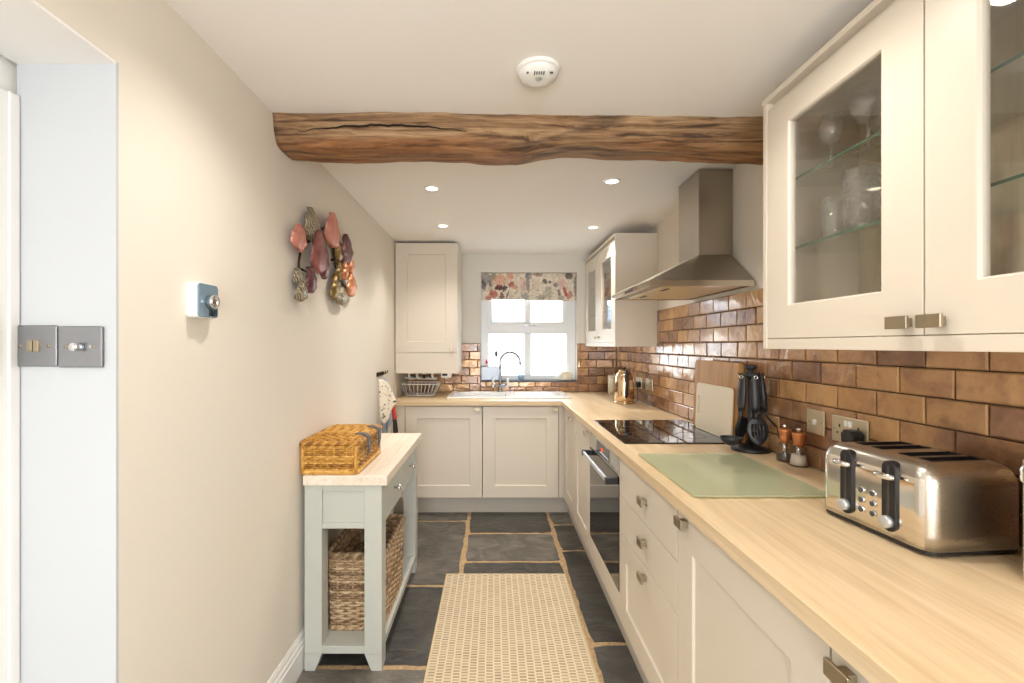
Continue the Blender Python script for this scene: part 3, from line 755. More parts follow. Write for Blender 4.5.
m.use('hood_steel').box(HX0 + .012, HX1 - .012, HY0 + .012, HY1 - .012, 1.618, 1.63); m.use('black_plastic').box(HX0 + .12, HX0 + .135, HY0 + .12, HY0 + .2, 1.609, 1.6118).box(HX0 + .12, HX0 + .135, HY1 - .2, HY1 - .12, 1.609, 1.6118)
m.build('grease_filter', hd)
MB().use('hood_steel').box(cxa, cxb, cya, cyb, 1.784, 2.195).build('chimney', hd, bevel=.001)
for k in range(4): MB().use('black_plastic', True).lathe(2.22 + k * .035, 1.621, [(.006, HX0), (.006, HX0 - .003)], 12, axis='x').build('control_button', hd)

# ------------------------------------------------------------------ ceiling fittings
LIGHTS = [(-.336, 2.436, 'recessed downlight over the wicker hamper side, just past the beam'), (-.363, 3.20, 'recessed downlight in front of the corner wall cupboard'),
          (.611, 2.33, 'recessed downlight in front of the extractor hood'), (.713, 3.24, 'recessed downlight in front of the small glass-door cabinet')]
proto = None
for x, y, lab in LIGHTS:
    if proto is None:
        proto = thing('downlight', lab, 'ceiling light', (x, y, CEIL - .006), 'recessed ceiling downlights')
        MB().use('gloss_white', True).lathe(x, y, [(.031, CEIL - .003), (.032, CEIL - .006), (.042, CEIL - .005), (.045, CEIL)], 32, False, False).build('trim_ring', proto)
        MB().use('lamp_lens', True).lathe(x, y, [(.0, CEIL - .0035), (.031, CEIL - .003)], 32, False, False).build('lens', proto)
    else: dup(proto, (x, y, CEIL - .006), lab)
sd = thing('smoke_detector', 'round white smoke detector on the ceiling before the beam', 'smoke detector', (.136, 1.39, CEIL - .036))
MB().use('white_plastic', True).lathe(.136, 1.39, [(.0, CEIL - .036), (.025, CEIL - .036), (.046, CEIL - .032), (.058, CEIL - .022), (.060, CEIL - .014), (.060, CEIL - .012)], 48, False, False).build('cover', sd)
MB().use('white_plastic', True).lathe(.136, 1.39, [(.056, CEIL - .012), (.063, CEIL - .011), (.066, CEIL - .007), (.066, CEIL)], 48, False, False).build('base_ring', sd)
m = MB().use('strap_grey')
for k in range(5):
    m.box(.120 + k * .007, .1235 + k * .007, 1.345, 1.36, CEIL - .0345, CEIL - .030)
m.box(.098, .104, 1.352, 1.356, CEIL - .033, CEIL - .029).box(.168, .178, 1.352, 1.355, CEIL - .033, CEIL - .029); m.build('vent_slot', sd)
MB().use('silver_plastic', True).lathe(.136, 1.375, [(.0, CEIL - .038), (.009, CEIL - .038), (.011, CEIL - .035)], 20, False, False).build('test_button', sd)

# blind
bl = MB().use('floral_cloth')
BX0, BX1, BZ0, BZ1 = WX0 + .006, WX1 - .006, 1.77, 2.027
def bz(j, n): return BZ0 + (BZ1 - BZ0) * j / n
def blf(i, j):
    u = i / 40; v = j / 14
    y = YB + .035 - .012 * math.exp(-((v - .02) / .10) ** 2) - .01 * math.exp(-((v - .35) / .12) ** 2) + .002 * math.sin(u * 9 + v * 5)
    return (BX0 + (BX1 - BX0) * u, y, BZ0 + (BZ1 - BZ0) * v + (.006 * math.sin(u * 6) * (1 - v)))
bl.smooth = True; bl.grid(blf, 41, 15)
tag(bl.build('roman_blind', solid=.006, origin=((BX0 + BX1) / 2, YB + .03, BZ0)), 'floral fabric roman blind drawn up at the top of the sink window', 'blind')

# ------------------------------------------------------------------ console table
KX0, KX1, KY0, KY1, KT = -.785, -.465, 1.863, 2.735, .812
t = thing('console_table', 'sage green console table with a pale wooden top against the left wall', 'table', ((KX0 + KX1) / 2, (KY0 + KY1) / 2, 0))
MB().use('whitewashed_oak').box(-.788, -.440, 1.852, 2.752, KT - .042, KT).build('table_top', t, bevel=.004)
LW = .072
for x0 in (KX0, KX1 - LW):
    for y0 in (KY0, KY1 - LW):
        x1, y1 = x0 + LW, y0 + LW; tx = .028
        a0, a1 = (x0, x1 - tx) if x0 == KX0 else (x0 + tx, x1)
        m = MB().use('sage_paint').box(x0, x1, y0, y1, .07, KT - .043)
        m.add([(a0, y0, 0), (a1, y0, 0), (a1, y1, 0), (a0, y1, 0), (x0, y0, .07), (x1, y0, .07), (x1, y1, .07), (x0, y1, .07)],
              [(3, 2, 1, 0), (0, 1, 5, 4), (1, 2, 6, 5), (2, 3, 7, 6), (3, 0, 4, 7)])
        m.build('leg', t, bevel=.002)
m = MB().use('sage_paint')
for ya in (KY0 + .012, KY1 - .03): m.box(KX0 + LW, KX1 - LW, ya, ya + .018, .588, KT - .043)
for ya in (KY0 + .004, KY1 - .022):
    m.box(KX0 + LW, KX1 - LW, ya, ya + .018, .588, .612).box(KX0 + LW, KX1 - LW, ya, ya + .018, KT - .07, KT - .043)
m.box(KX0, KX0 + .018, KY0 + LW, KY1 - LW, .588, KT - .043).box(KX0 + .018, KX1 - .02, KY0 + LW, KY1 - LW, .588, .6)
ym = (KY0 + KY1) / 2
m.box(KX1 - .03, KX1 - .004, ym - .012, ym + .012, .588, KT - .043).box(KX1 - .03, KX1 - .004, KY0 + LW, KY1 - LW, .588, .604).box(KX1 - .03, KX1 - .004, KY0 + LW, KY1 - LW, KT - .058, KT - .043)
m.build('apron', t, bevel=.0015)
for (a, b) in ((KY0 + LW + .003, ym - .014), (ym + .014, KY1 - LW - .003)):
    d = MB().use('sage_paint').box(KX1 - .022, KX1 - .003, a, b, .607, KT - .061).build('drawer', t, bevel=.002)
    yc = (a + b) / 2
    MB().use('chrome', True).lathe(yc, .682, [(.006, KX1 - .004), (.006, KX1 + .012), (.014, KX1 + .016), (.016, KX1 + .022), (.012, KX1 + .028), (.003, KX1 + .030)], 20, axis='x').build('knob', d)
m = MB().use('sage_paint')
m.box(KX0 + LW, KX1 - LW, KY0, KY0 + .03, .071, .103).box(KX0 + LW, KX1 - LW, KY1 - .03, KY1, .071, .103)
m.box(KX1 - .03, KX1, KY0 + LW, KY1 - LW, .071, .103).box(KX0, KX0 + .03, KY0 + LW, KY1 - LW, .071, .103)
nb = 1
for k in range(nb):
    w = (KX1 - KX0 - .06) / nb; m.box(KX0 + .03 + k * w + .0015, KX0 + .03 + (k + 1) * w - .0015, KY0 + .03, KY1 - .03, .085, .100)
m.build('shelf', t, bevel=.002)

# ------------------------------------------------------------------ woven baskets
def weave(mb, x0, x1, y0, y1, z0, z1, rows, r, pitch, rr=.02, flare=0.0, amp=None, seg=5):
    amp = amp or r * .9
    def path(o):
        P = rrect(x0 - o, x1 + o, y0 - o, y1 + o, rr, 4); L = [0]
        for a, b in zip(P, P[1:] + P[:1]): L.append(L[-1] + math.dist(a, b))
        return P, L
    P, L = path(0); tot = L[-1]; ns = int(tot / pitch); ns += ns % 2 == 0
    def at(s):
        s %= tot
        for i in range(len(P)):
            if s <= L[i + 1] + 1e-9:
                a, b = Vector(P[i]), Vector(P[(i + 1) % len(P)]); dl = L[i + 1] - L[i]
                if dl < 1e-9: continue
                p = a + (b - a) * ((s - L[i]) / dl); d = (b - a).normalized(); return p, Vector((d.y, -d.x))
        return Vector(P[0]), Vector((0, -1))
    n = ns * 3
    for j in range(rows):
        z = z0 + (z1 - z0) * (j + .5) / rows; fl_ = flare * (z - z0) / (z1 - z0)
        pts = []
        for k in range(n):
            p, nn = at(tot * k / n); ph = PI * ns * k / n + (PI if j % 2 else 0)
            q = p + nn * (fl_ + amp * math.cos(ph)); pts.append((q.x, q.y, z + random.uniform(-.0004, .0004)))
        mb.tube(pts, r, seg, closed=True)
    for k in range(ns):
        p, nn = at(tot * (k) / ns); q = p + nn * flare
        mb.tube([(p.x, p.y, z0), (q.x, q.y, z1)], r * 1.0, 5)
    return at, tot
def band(mb, x0, x1, y0, y1, z, r, rr=.02, turns=60, strands=3):
    P = rrect(x0, x1, y0, y1, rr, 5); N = 160
    L = [0]
    for a, b in zip(P, P[1:] + P[:1]): L.append(L[-1] + math.dist(a, b))
    for s in range(strands):
        pts = []
        for k in range(N):
            q = L[-1] * k / N
            for i in range(len(P)):
                if q <= L[i + 1] + 1e-9 and L[i + 1] > L[i]:
                    a, b = Vector(P[i]), Vector(P[(i + 1) % len(P)]); p = a + (b - a) * ((q - L[i]) / (L[i + 1] - L[i])); d = (b - a).normalized(); nn = Vector((d.y, -d.x)); break
            th = 2 * PI * turns * k / N * .5 + 2 * PI * s / strands
            p = p + nn * (r * .8 * math.cos(th)); pts.append((p.x, p.y, z + r * .8 * math.sin(th)))
        mb.tube(pts, r * .75, 5, closed=True)

# hamper on the console
HX, HY = (-.800, -.572), (1.872, 2.25)
hm = thing('wicker_hamper', 'honey coloured wicker picnic hamper with a lid and grey straps on the pale table top', 'hamper', (-.683, 2.04, KT))
m = MB().use('honey_wicker', True); weave(m, HX[0], HX[1], HY[0], HY[1], KT + .016, KT + .112, 11, .0042, .026, .016)
band(m, HX[0], HX[1], HY[0], HY[1], KT + .009, .008, .016); band(m, HX[0], HX[1], HY[0], HY[1], KT + .114, .007, .016)
m.box(HX[0] + .004, HX[1] - .004, HY[0] + .004, HY[1] - .004, KT + .006, KT + .012)
m.build('basket_body', hm)
for x in HX:
    for y in HY:
        MB().use('honey_wicker', True).tube([(x * .97 + -.683 * .03, y, KT + .002), (x * .97 + -.683 * .03, y, KT + .116)], .0075, 8).build('corner_post', hm)
m = MB().use('honey_wicker', True)
lx0, lx1, ly0, ly1, lz = HX[0] - .003, HX[1] + .008, HY[0] - .006, HY[1] + .006, KT + .128
band(m, lx0, lx1, ly0, ly1, lz, .0075, .016)
nst = 26
def bulge(x, y): return lz + .004 + .018 * max(0, math.sin(PI * (x - lx0) / (lx1 - lx0))) ** .6 * max(0, math.sin(PI * (y - ly0) / (ly1 - ly0))) ** .6
for k in range(nst):      # strands across
    y = ly0 + .008 + (ly1 - ly0 - .016) * k / (nst - 1)
    pts = [(lx0 + (lx1 - lx0) * i / 27, y, bulge(lx0 + (lx1 - lx0) * i / 27, y) + .0035 * math.cos(PI * i * 11 / 27 + PI * (k % 2))) for i in range(28)]
    m.tube(pts, .0056, 5)
for k in range(11):
    x = lx0 + .008 + (lx1 - lx0 - .016) * k / 10
    m.tube([(x, ly0 + (ly1 - ly0) * i / 12, bulge(x, ly0 + (ly1 - ly0) * i / 12)) for i in range(13)], .004, 5)
m.build('lid', hm)
for yk in (1.985, 2.16):
    m = MB().use('strap_grey'); xs = HX[1] + .013
    path = [(xs - .05, lz + .018), (xs - .02, lz + .017), (xs + .003, lz + .006), (xs + .007, lz - .02), (xs + .006, lz - .055), (xs + .002, lz - .075)]
    for (xa, za), (xb, zb) in zip(path, path[1:]):
        m.add([(xa, yk - .017, za), (xa, yk + .017, za), (xb, yk + .017, zb), (xb, yk - .017, zb), (xa + .005, yk - .017, za + .005), (xa + .005, yk + .017, za + .005), (xb + .005, yk + .017, zb + .005), (xb + .005, yk - .017, zb + .005)],
              [(0, 1, 2, 3), (7, 6, 5, 4), (0, 3, 7, 4), (1, 5, 6, 2)])
    st = m.build('strap', hm); st['label'] = 'grey strap'
    b = MB().use('steel_plate', True); zc = lz - .028; xx = xs + .011
    b.tube([(xx, yk - .016, zc - .014), (xx, yk + .016, zc - .014), (xx, yk + .016, zc + .014), (xx, yk - .016, zc + .014)], .0036, 6, closed=True)
    b.tube([(xx, yk, zc + .014), (xx + .002, yk, zc - .014)], .0018, 6); b.build('buckle', st)

# storage basket on the shelf
BX, BY = (-.720, -.492), (1.975, 2.395)
bs = thing('storage_basket', 'rectangular grey brown rattan basket on the shelf of the console table', 'basket', (-.606, 2.185, .1))
m = MB().use('rattan_grey', True); weave(m, BX[0], BX[1], BY[0], BY[1], .112, .425, 27, .0058, .034, .022, .010)
band(m, BX[0], BX[1], BY[0], BY[1], .108, .008, .022); m.box(BX[0] + .004, BX[1] - .004, BY[0] + .004, BY[1] - .004, .102, .110)
m.build('basket_body', bs)
m = MB().use('rattan_grey', True); band(m, BX[0] - .010, BX[1] + .010, BY[0] - .010, BY[1] + .010, .432, .010, .03); m.build('rim', bs)

# ------------------------------------------------------------------ metal leaf wall art
art = thing('leaf_wall_art', 'copper and bronze metal leaf sculpture on the left wall below the beam', 'wall art', (XL, 2.15, 1.55))
def YZ(px, py, X=-.785): Y = 450 * X / (px - 494); return Y, 1.35 + (345 - py) * Y / 450
def leaf(m, px, py, wpx, hpx, ang=0.0, out=.03, wave=.004, matn=None, point=.6, curl=.02):
    """a beaten sheet-metal leaf: centre and size measured on the wall plane"""
    yc, zc = YZ(px, py, XL + .013 + .52 * out); W = wpx * yc * yc / (450 * .785); H = hpx * yc / 450
    ca, sa = math.cos(ang), math.sin(ang); sd_ = random.random() * 9
    def f(i, j):
        v = i / 16; t = 2 * j / 10 - 1
        w = W / 2 * max(.02, math.sin(PI * min(1, v ** point * .96 + .02))) ** .74
        w *= 1 + .10 * math.sin(v * 17 + sd_)
        a = t * w; b = (v - .5) * H
        x = XL + out + curl * (1 - t * t) - .012 * (2 * v - 1) ** 2 + wave * math.sin(v * 19 + sd_) * t * t - .006 * (1 - abs(t)) ** 4
        return (max(x, XL + .006), yc + a * ca + b * sa, zc + b * ca - a * sa)
    m.use(matn, True).grid(f, 17, 11)
LEAVES = [  # px, py, w, h, angle, distance off wall, material
    (298.5, 237, 15, 27, .18, .035, 'leaf_coral'), (312.5, 224.5, 17, 33, -.25, .028, 'leaf_veined'), (317, 252, 16, 43, .05, .05, 'leaf_mauve'),
    (322.5, 262, 8, 34, -.05, .045, 'leaf_plum'), (309.5, 280, 10, 26, -.2, .04, 'leaf_plum'), (299, 276, 9, 16, .1, .02, 'leaf_veined'), (300.5, 291, 11, 20, .1, .035, 'leaf_veined'),
    (331.8, 229.5, 15, 34, .1, .04, 'leaf_coral'), (345.8, 249.5, 12, 30, -.15, .04, 'leaf_plum'), (339.3, 252, 8, 20, .2, .025, 'leaf_olive'), (349.3, 266, 5, 15, 0, .04, 'leaf_copper'),
    (343, 271, 5, 18, .05, .045, 'leaf_copper'), (338.5, 270, 6, 17, .1, .03, 'leaf_olive'), (350.4, 285, 10, 23, -.15, .04, 'leaf_copper'), (335.3, 287, 8, 26, .1, .025, 'leaf_olive'), (341.3, 296, 11, 17, -.05, .035, 'leaf_veined')]
for L_ in LEAVES:
    m = MB(); leaf(m, L_[0], L_[1], L_[2], L_[3], L_[4], L_[5], matn=L_[6]); m.build('leaf', art, solid=.0025)
for pts in ([(311, 236), (308, 244), (302, 252), (300.5, 262), (300, 284)], [(302, 252), (297, 246)], [(308, 244), (321, 230), (327, 227)], [(300.3, 268), (309, 272)],
            [(331, 243), (335, 250), (336, 262), (337.5, 276), (340, 288)], [(336, 258), (345, 262)], [(337.5, 276), (349, 290)]):
    P3 = []
    for px, py in pts: y, z = YZ(px, py); P3.append((XL + .018, y, z))
    MB().use('stem_bronze', True).tube(P3, .005, 8).build('stem', art)
for px, py in ((304, 250), (336, 260)):
    y, z = YZ(px, py); MB().use('stem_bronze', True).tube([(XL - .001, y, z), (XL + .02, y, z)], .006, 8).build('wall_fixing', art)

# ------------------------------------------------------------------ thermostat and switches
th = thing('thermostat', 'white square wall thermostat with a blue grey mirrored face and round dial', 'thermostat', (XL, 1.225, 1.42))
m = MB().use('white_plastic', True).prism([(1.225 + a, 1.470 + b) for a, b in rrect(-.045, .045, -.047, .047, .012)], XL, XL + .03, 'x'); m.smooth = False; m.build('case', th, bevel=.002)
MB().use('thermo_face').prism([(1.225 + a, 1.470 + b) for a, b in rrect(-.043, .043, -.045, .045, .011)], XL + .0302, XL + .033, 'x').build('face', th, bevel=.001)
m = MB().use('chrome', True).lathe(1.228, 1.468, [(.0185, XL + .032), (.0185, XL + .050), (.016, XL + .053)], 32, axis='x'); m.build('dial', th)
MB().use('thermo_screen').box(XL + .0325, XL + .0338, 1.226, 1.262, 1.429, 1.448).build('screen', th)

def plate(name, label, cat, c, axis, w, h, matn, kind, group=None):
    """wall plate: centre on the wall, seen along +axis"""
    t = thing(name, label, cat, (c[0], c[1], c[2] - h / 2), group)
    def Pm(u, d, z): return (c[0] + u, c[1] - d, c[2] + z) if axis == 'y' else (c[0] - d, c[1] - u, c[2] + z)
    def bx(m, u0, u1, d0, d1, z0, z1):
        a, b = Pm(u0, d0, z0), Pm(u1, d1, z1); return m.box(a[0], b[0], a[1], b[1], a[2], b[2])
    m = MB().use(matn); bx(m, -w / 2, w / 2, 0, .006, -h / 2, h / 2); m.build('plate', t, bevel=.003, seg=3)
    for u in ((-.03, .03) if w < .1 else (-.06, .06)):
        p0, p1 = Pm(u, .0055, 0), Pm(u, .0072, 0)
        MB().use('nickel', True).tube([p0, p1], .0035, 10).build('screw', t)
    return t, bx, Pm
t, bx, Pm = plate('light_switch', 'brushed steel two-rocker switch plate nearest the door frame', 'light switch', (-.976, .9617, 1.348), 'y', .094, .088, 'steel_plate', 0, 'steel switch plates in the opening')
for u in (-.007, .007):
    m = MB().use('wire_copper' if False else 'nickel'); bx(m, u - .0058, u + .0058, .005, .011, -.012, .012); m.build('rocker', t, bevel=.001)
t, bx, Pm = plate('dimmer_switch', 'brushed steel dimmer switch plate with a round knob at the corner of the opening', 'light switch', (-.880, .9617, 1.346), 'y', .094, .088, 'steel_plate', 0, 'steel switch plates in the opening')
m = MB().use('chrome', True); m.lathe(-.880, 1.346, [(.0095, .957), (.0095, .940), (.008, .938)], 24, axis='y'); m.build('knob', t)
WTX = XR - .0115
t, bx, Pm = plate('light_switch', 'cream brass single switch plate on the tiles behind the salt and pepper mills', 'light switch', (WTX, 1.588, 1.078), 'x', .086, .086, 'brass_plate', 0)
m = MB().use('white_plastic'); bx(m, -.006, .006, .005, .011, -.009, .009); m.build('rocker', t, bevel=.001)
def sockets(label, y, z, plugs):
    t, bx, Pm = plate('double_socket', label, 'socket', (WTX, y, z), 'x', .146, .086, 'brass_plate', 0)
    for u in (-.038, .038):
        for q in ((u - .003, u + .003, .006, .017), (u - .013, u - .006, -.015, -.009), (u + .006, u + .013, -.015, -.009)):
            m = MB().use('black_plastic'); bx(m, q[0], q[1], .0055, .0066, q[2], q[3]); m.build('pin_hole', t)
    for u in (-.0085, .0085):
        m = MB().use('white_plastic'); bx(m, u - .006, u + .006, .0055, .0105, .013, .032); m.build('rocker', t, bevel=.001)
    return t, bx, Pm
sockets('brass double socket with a black plug on the tiles behind the toaster', 1.437, 1.075, 1)
def plug(label, y, z, cable):
    t = thing('plug', label, 'plug', (WTX - .03, y, z - .024))
    m = MB().use('black_plastic').prism([(y + a, z + b) for a, b in [(-.024, -.02), (.024, -.02), (.026, .004), (.016, .022), (-.016, .022), (-.026, .004)]], WTX - .042, WTX - .0066, 'x'); m.build('plug_body', t, bevel=.004)
    MB().use('black_plastic', True).tube(cable, .0035, 8).build('cable', t)
plug('black plug in the socket behind the toaster', 1.400, 1.063, [(WTX - .025, 1.400, 1.045), (WTX - .022, 1.39, 1.0), (WTX - .015, 1.36, .95), (WTX - .010, 1.32, .918), (WTX - .010, 1.26, .916)])
sockets('brass double socket nearest the sink corner, behind the kettle', 3.525, 1.055, 1)
sockets('brass double socket between the kettle and the chopping boards', 3.295, 1.06, 0)
plug('black kettle plug hanging its cable behind the kettle', 3.487, 1.043, [(WTX - .025, 3.487, 1.03), (WTX - .03, 3.48, .98), (WTX - .03, 3.46, .925), (WTX - .06, 3.44, .916), (1.046, 3.39, .917)])

# ------------------------------------------------------------------ towels on the wall hooks
hk = thing('hook_rail', 'small dark metal hook rail on the left wall past the console table', 'hooks', (XL, 3.18, 1.12))
MB().use('stem_bronze').box(XL, XL + .008, 3.10, 3.27, 1.13, 1.16).build('rail', hk, bevel=.001)
for y in (3.12, 3.185, 3.25): MB().use('stem_bronze', True).tube([(XL + .006, y, 1.15), (XL + .03, y, 1.145), (XL + .04, y, 1.155), (XL + .042, y, 1.168)], .004, 8).build('hook', hk)
def hang(name, label, matn, x0, y, ztop, zbot, wtop, wbot, fan, depth, slope=0.0, n=18, group='tea towels on the wall hooks'):
    m = MB().use(matn, True); sd_ = random.random() * 6
    def f(i, j):
        u = i / (n - 1); v = j / 22
        w = wtop + (wbot - wtop) * v ** .6
        yy = y + (u - .5) * w * .35 + .01 * math.sin(u * 9 + sd_) * v
        xx = x0 + .008 + u * (wtop + (fan - wtop) * v ** .55) + depth * math.sin(u * 11 + sd_) * v
        zz = ztop + (zbot - ztop) * v * (1 - slope * abs(u - .35)) 
        return (max(xx, XL + .006), yy, zz)
    m.grid(f, n, 23)
    return tag(m.build(name, solid=.004), label, 'towel', group)
hang('hanging_towel', 'cream tea towel with dark specks hanging from the hook rail', 'speckled_towel', XL + .006, 3.12, 1.11, .80, .025, .10, .115, .006, .75)
hang('hanging_towel', 'red tea towel hanging behind the speckled one, above the console table', 'towel_red', XL + .050, 3.22, 1.0, .80, .014, .056, .050, .004, .2)
hang('hanging_cloth', 'pale blue grey cloth hanging below the speckled towel', 'towel_blue', XL + .020, 3.165, 1.12, .68, .015, .06, .060, .006, .5)
hang('hanging_cloth', 'dark grey cloth hanging lowest behind the red towel', 'towel_dark', XL + .060, 3.30, .84, .69, .012, .03, .040, .004, .2)

# ------------------------------------------------------------------ dish rack, sink, tap, things on the sill
dr = thing('dish_rack', 'white wire dish drainer basket on the worktop left of the sink', 'dish rack', (-.63, 3.93, WT))
m = MB().use('rack_wire', True)
x0, x1, y0, y1 = -.785, -.475, 3.80, 4.05
top = rrect(x0, x1, y0, y1, .03); bot = rrect(x0 + .03, x1 - .045, y0 + .03, y1 - .03, .03)
m.tube([(a, b, 1.018) for a, b in top], .005, 8, closed=True); m.tube([(a, b, .920) for a, b in bot], .0045, 8, closed=True); m.build('rim_wire', dr)
m = MB().use('rack_wire', True)
for k in range(8):
    f = k / 7; xa = x0 + .03 + (x1 - x0 - .06) * f; xb = x0 + .05 + (x1 - x0 - .115) * f
    m.tube([(xa, y0, 1.018), (xb, y0 + .03, .920), (xb, y1 - .03, .920), (xa, y1, 1.018)], .003, 6)
for k in range(3):
    f = k / 2; ya = y0 + .03 + (y1 - y0 - .06) * f; yb = y0 + .05 + (y1 - y0 - .10) * f
    m.tube([(x0, ya, 1.018), (x0 + .03, yb, .920), (x1 - .045, yb, .920), (x1, ya, 1.018)], .003, 6)
m.build('cross_wire', dr)
for x in (x0 + .07, x1 - .08):
    for y in (y0 + .05, y1 - .05): MB().use('white_plastic', True).lathe(x, y, [(.006, WT), (.006, .918)], 10).build('foot', dr)

sk = thing('sink', 'white ceramic inset sink with a drainer under the window', 'sink', ((SX0 + SX1) / 2, (SY0 + SY1) / 2, WT))
ZS = WT + .013
def slab_with_hole(m, x0, x1, y0, y1, hx0, hx1, hy0, hy1, z0, z1):
    m.box(x0, hx0, y0, y1, z0, z1).box(hx1, x1, y0, y1, z0, z1).box(hx0, hx1, y0, hy0, z0, z1).box(hx0, hx1, hy1, y1, z0, z1)
m = MB().use('ceramic_white'); slab_with_hole(m, SX0, SX1, SY0, SY1, SX0 + .05, .10, SY0 + .05, SY1 - .09, WT + .0005, ZS)
bx0, bx1, by0, by1, bzt, bzb = SX0 + .05, .10, SY0 + .05, SY1 - .09, ZS - .002, WT - .185
m.box(bx0 - .008, bx0, by0, by1, bzb, bzt - .01).box(bx1, bx1 + .008, by0, by1, bzb, bzt - .01).box(bx0 - .008, bx1 + .008, by0 - .008, by0, bzb, bzt - .01).box(bx0 - .008, bx1 + .008, by1, by1 + .008, bzb, bzt - .01).box(bx0 - .008, bx1 + .008, by0 - .008, by1 + .008, bzb - .008, bzb)
m.build('basin', sk, bevel=.004)
for k in range(9): MB().use('ceramic_white', True).tube([(.17, SY0 + .08 + k * .038, ZS + .0005), (.58, SY0 + .08 + k * .038, ZS + .0005)], .004, 8).build('drainer_ridge', sk)
MB().use('chrome', True).lathe(-.115, 3.87, [(.0, bzb + .005), (.03, bzb + .005), (.035, bzb + .0005)], 24, False, False).build('drain_waste', sk)

tp = thing('kitchen_tap', 'chrome swan neck kitchen tap with two white levers behind the sink', 'tap', (.057, 4.095, ZS))
m = MB().use('tap_chrome', True); m.lathe(.057, 4.095, [(.028, ZS), (.028, ZS + .006), (.019, ZS + .012), (.017, ZS + .05), (.014, ZS + .055), (.012, ZS + .06)], 20)
pts = [(.057, 4.095, ZS + .05), (.057, 4.095, 1.18)] + [(.057 + .089 * (1 - math.cos(a)), 4.095 - .02 * (1 - math.cos(a)), 1.195 + .089 * math.sin(a)) for a in [PI * k / 14 for k in range(15)]] + [(.237, 4.055, 1.165)]
m.tube(pts, .012, 12); m.build('spout', tp)
m = MB().use('tap_chrome', True); m.tube([(-.008, 4.095, .978), (.122, 4.095, .978)], .011, 12); m.build('crossbar', tp)
for x in (-.006, .120):
    m = MB().use('chrome', True); m.lathe(x, 4.095, [(.015, .962), (.016, .985), (.012, 1.0)], 16)
    m.use('white_plastic', True); m.tube([(x, 4.095, .998), (x + (.004 if x > 0 else -.004), 4.085, 1.045)], [.009, .012], 12); m.build('lever', tp)

SZ = WZ0 + .0121
cd = thing('sink_caddy', 'shiny steel caddy box on the window sill left of the tap', 'caddy', (-.03, YB + .04, SZ))
m = MB().use('caddy_steel'); x0, x1, y0, y1, z0, z1 = -.115, .045, YB + .008, YB + .072, SZ, SZ + .125
m.box(x0, x1, y0, y0 + .003, z0, z1).box(x0, x1, y1 - .003, y1, z0, z1).box(x0, x0 + .003, y0 + .003, y1 - .003, z0, z1).box(x1 - .003, x1, y0 + .003, y1 - .003, z0, z1).box(x0, x1, y0, y1, z0, z0 + .003)
m.build('box', cd)
m = MB().use('chrome', True); m.tube([(x0, y0, z1), (x1, y0, z1), (x1, y1, z1), (x0, y1, z1)], .003, 8, closed=True); m.build('rim', cd)
br = thing('dish_brush', 'grey dish brush standing in the steel caddy', 'brush', (.018, YB + .04, SZ + .004))
m = MB().use('strap_grey', True); m.tube([(.010, YB + .04, SZ + .004), (.014, YB + .045, SZ + .18), (.016, YB + .045, SZ + .22)], .006, 8); m.build('handle', br)
m = MB().use('utensil_grey', True); m.sphere((.022, YB + .043, SZ + .245), .030, 14, 8, (.55, .55, 1.0)); m.build('brush_head', br)
bo = thing('soap_bottle', 'white bottle with a red cap standing in the steel caddy', 'bottle', (-.068, YB + .04, SZ + .004))
m = MB().use('white_plastic', True).lathe(-.068, YB + .04, [(.022, SZ + .004), (.023, SZ + .02), (.023, SZ + .135), (.012, SZ + .15), (.010, SZ + .153)], 18); m.build('bottle_body', bo)
m = MB().use('red_plastic', True).lathe(-.068, YB + .04, [(.012, SZ + .154), (.012, SZ + .172), (.006, SZ + .178), (.005, SZ + .192)], 14); m.build('cap', bo)
bo = thing('washing_up_bottle', 'clear pale blue bottle on the sill below the tap spout', 'bottle', (.255, YB + .04, SZ))
m = MB().use('blue_bottle', True).lathe(.255, YB + .04, [(.026, SZ), (.028, SZ + .01), (.028, SZ + .075), (.014, SZ + .09), (.011, SZ + .094)], 20); m.build('bottle_body', bo)
m = MB().use('white_plastic', True).lathe(.255, YB + .04, [(.012, SZ + .0945), (.012, SZ + .110), (.005, SZ + .112)], 14); m.build('cap', bo)
so = thing('soap_dish', 'rounded cream soap holder at the right end of the window sill', 'soap dish', (.675, YB + .035, SZ))
m = MB().use('cream_enamel', True)
m.grid(lambda i, j: (lambda a, s: (.675 + (.064 - .02 * (s > .7) * (s - .7) / .3) * math.cos(a), YB + .035 + .03 * math.sin(a) * (1 - .5 * max(0, s - .7)), SZ + .072 * s))(2 * PI * i / 28, j / 8), 28, 9, True)
m.face([8 * 28 + i for i in range(28)]); m.face([i for i in range(28)][::-1]); m.build('holder', so, bevel=.004)
m = MB().use('cream_board').box(.635, .715, YB + .018, YB + .05, SZ + .068, SZ + .080); m.build('soap_bar', so, bevel=.006, seg=3)

# ------------------------------------------------------------------ things on the right-hand worktop
# kettle
kx, ky = .985, 3.40
kt = thing('kettle', 'polished steel kettle, tinted for warm reflections, in the sink corner of the worktop', 'kettle', (kx, ky, WT))
MB().use('kettle_steel', True).lathe(kx, ky, [(.078, WT), (.080, WT + .008), (.076, WT + .016)], 32).build('power_base', kt)
MB().use('kettle_steel', True).lathe(kx, ky, [(.070, WT + .017), (.073, WT + .022), (.074, WT + .05), (.072, WT + .10), (.069, WT + .16), (.065, WT + .20), (.058, WT + .222), (.045, WT + .235), (.030, WT + .241)], 40).build('body', kt)
m = MB().use('kettle_steel', True).lathe(kx, ky, [(.044, WT + .2365), (.040, WT + .246), (.015, WT + .252), (.010, WT + .253)], 28); m.use('black_plastic', True).lathe(kx, ky, [(.008, WT + .253), (.012, WT + .262), (.010, WT + .270)], 16); m.build('lid', kt)
hx, hy = -.12, -.99
m = MB().use('black_plastic', True)
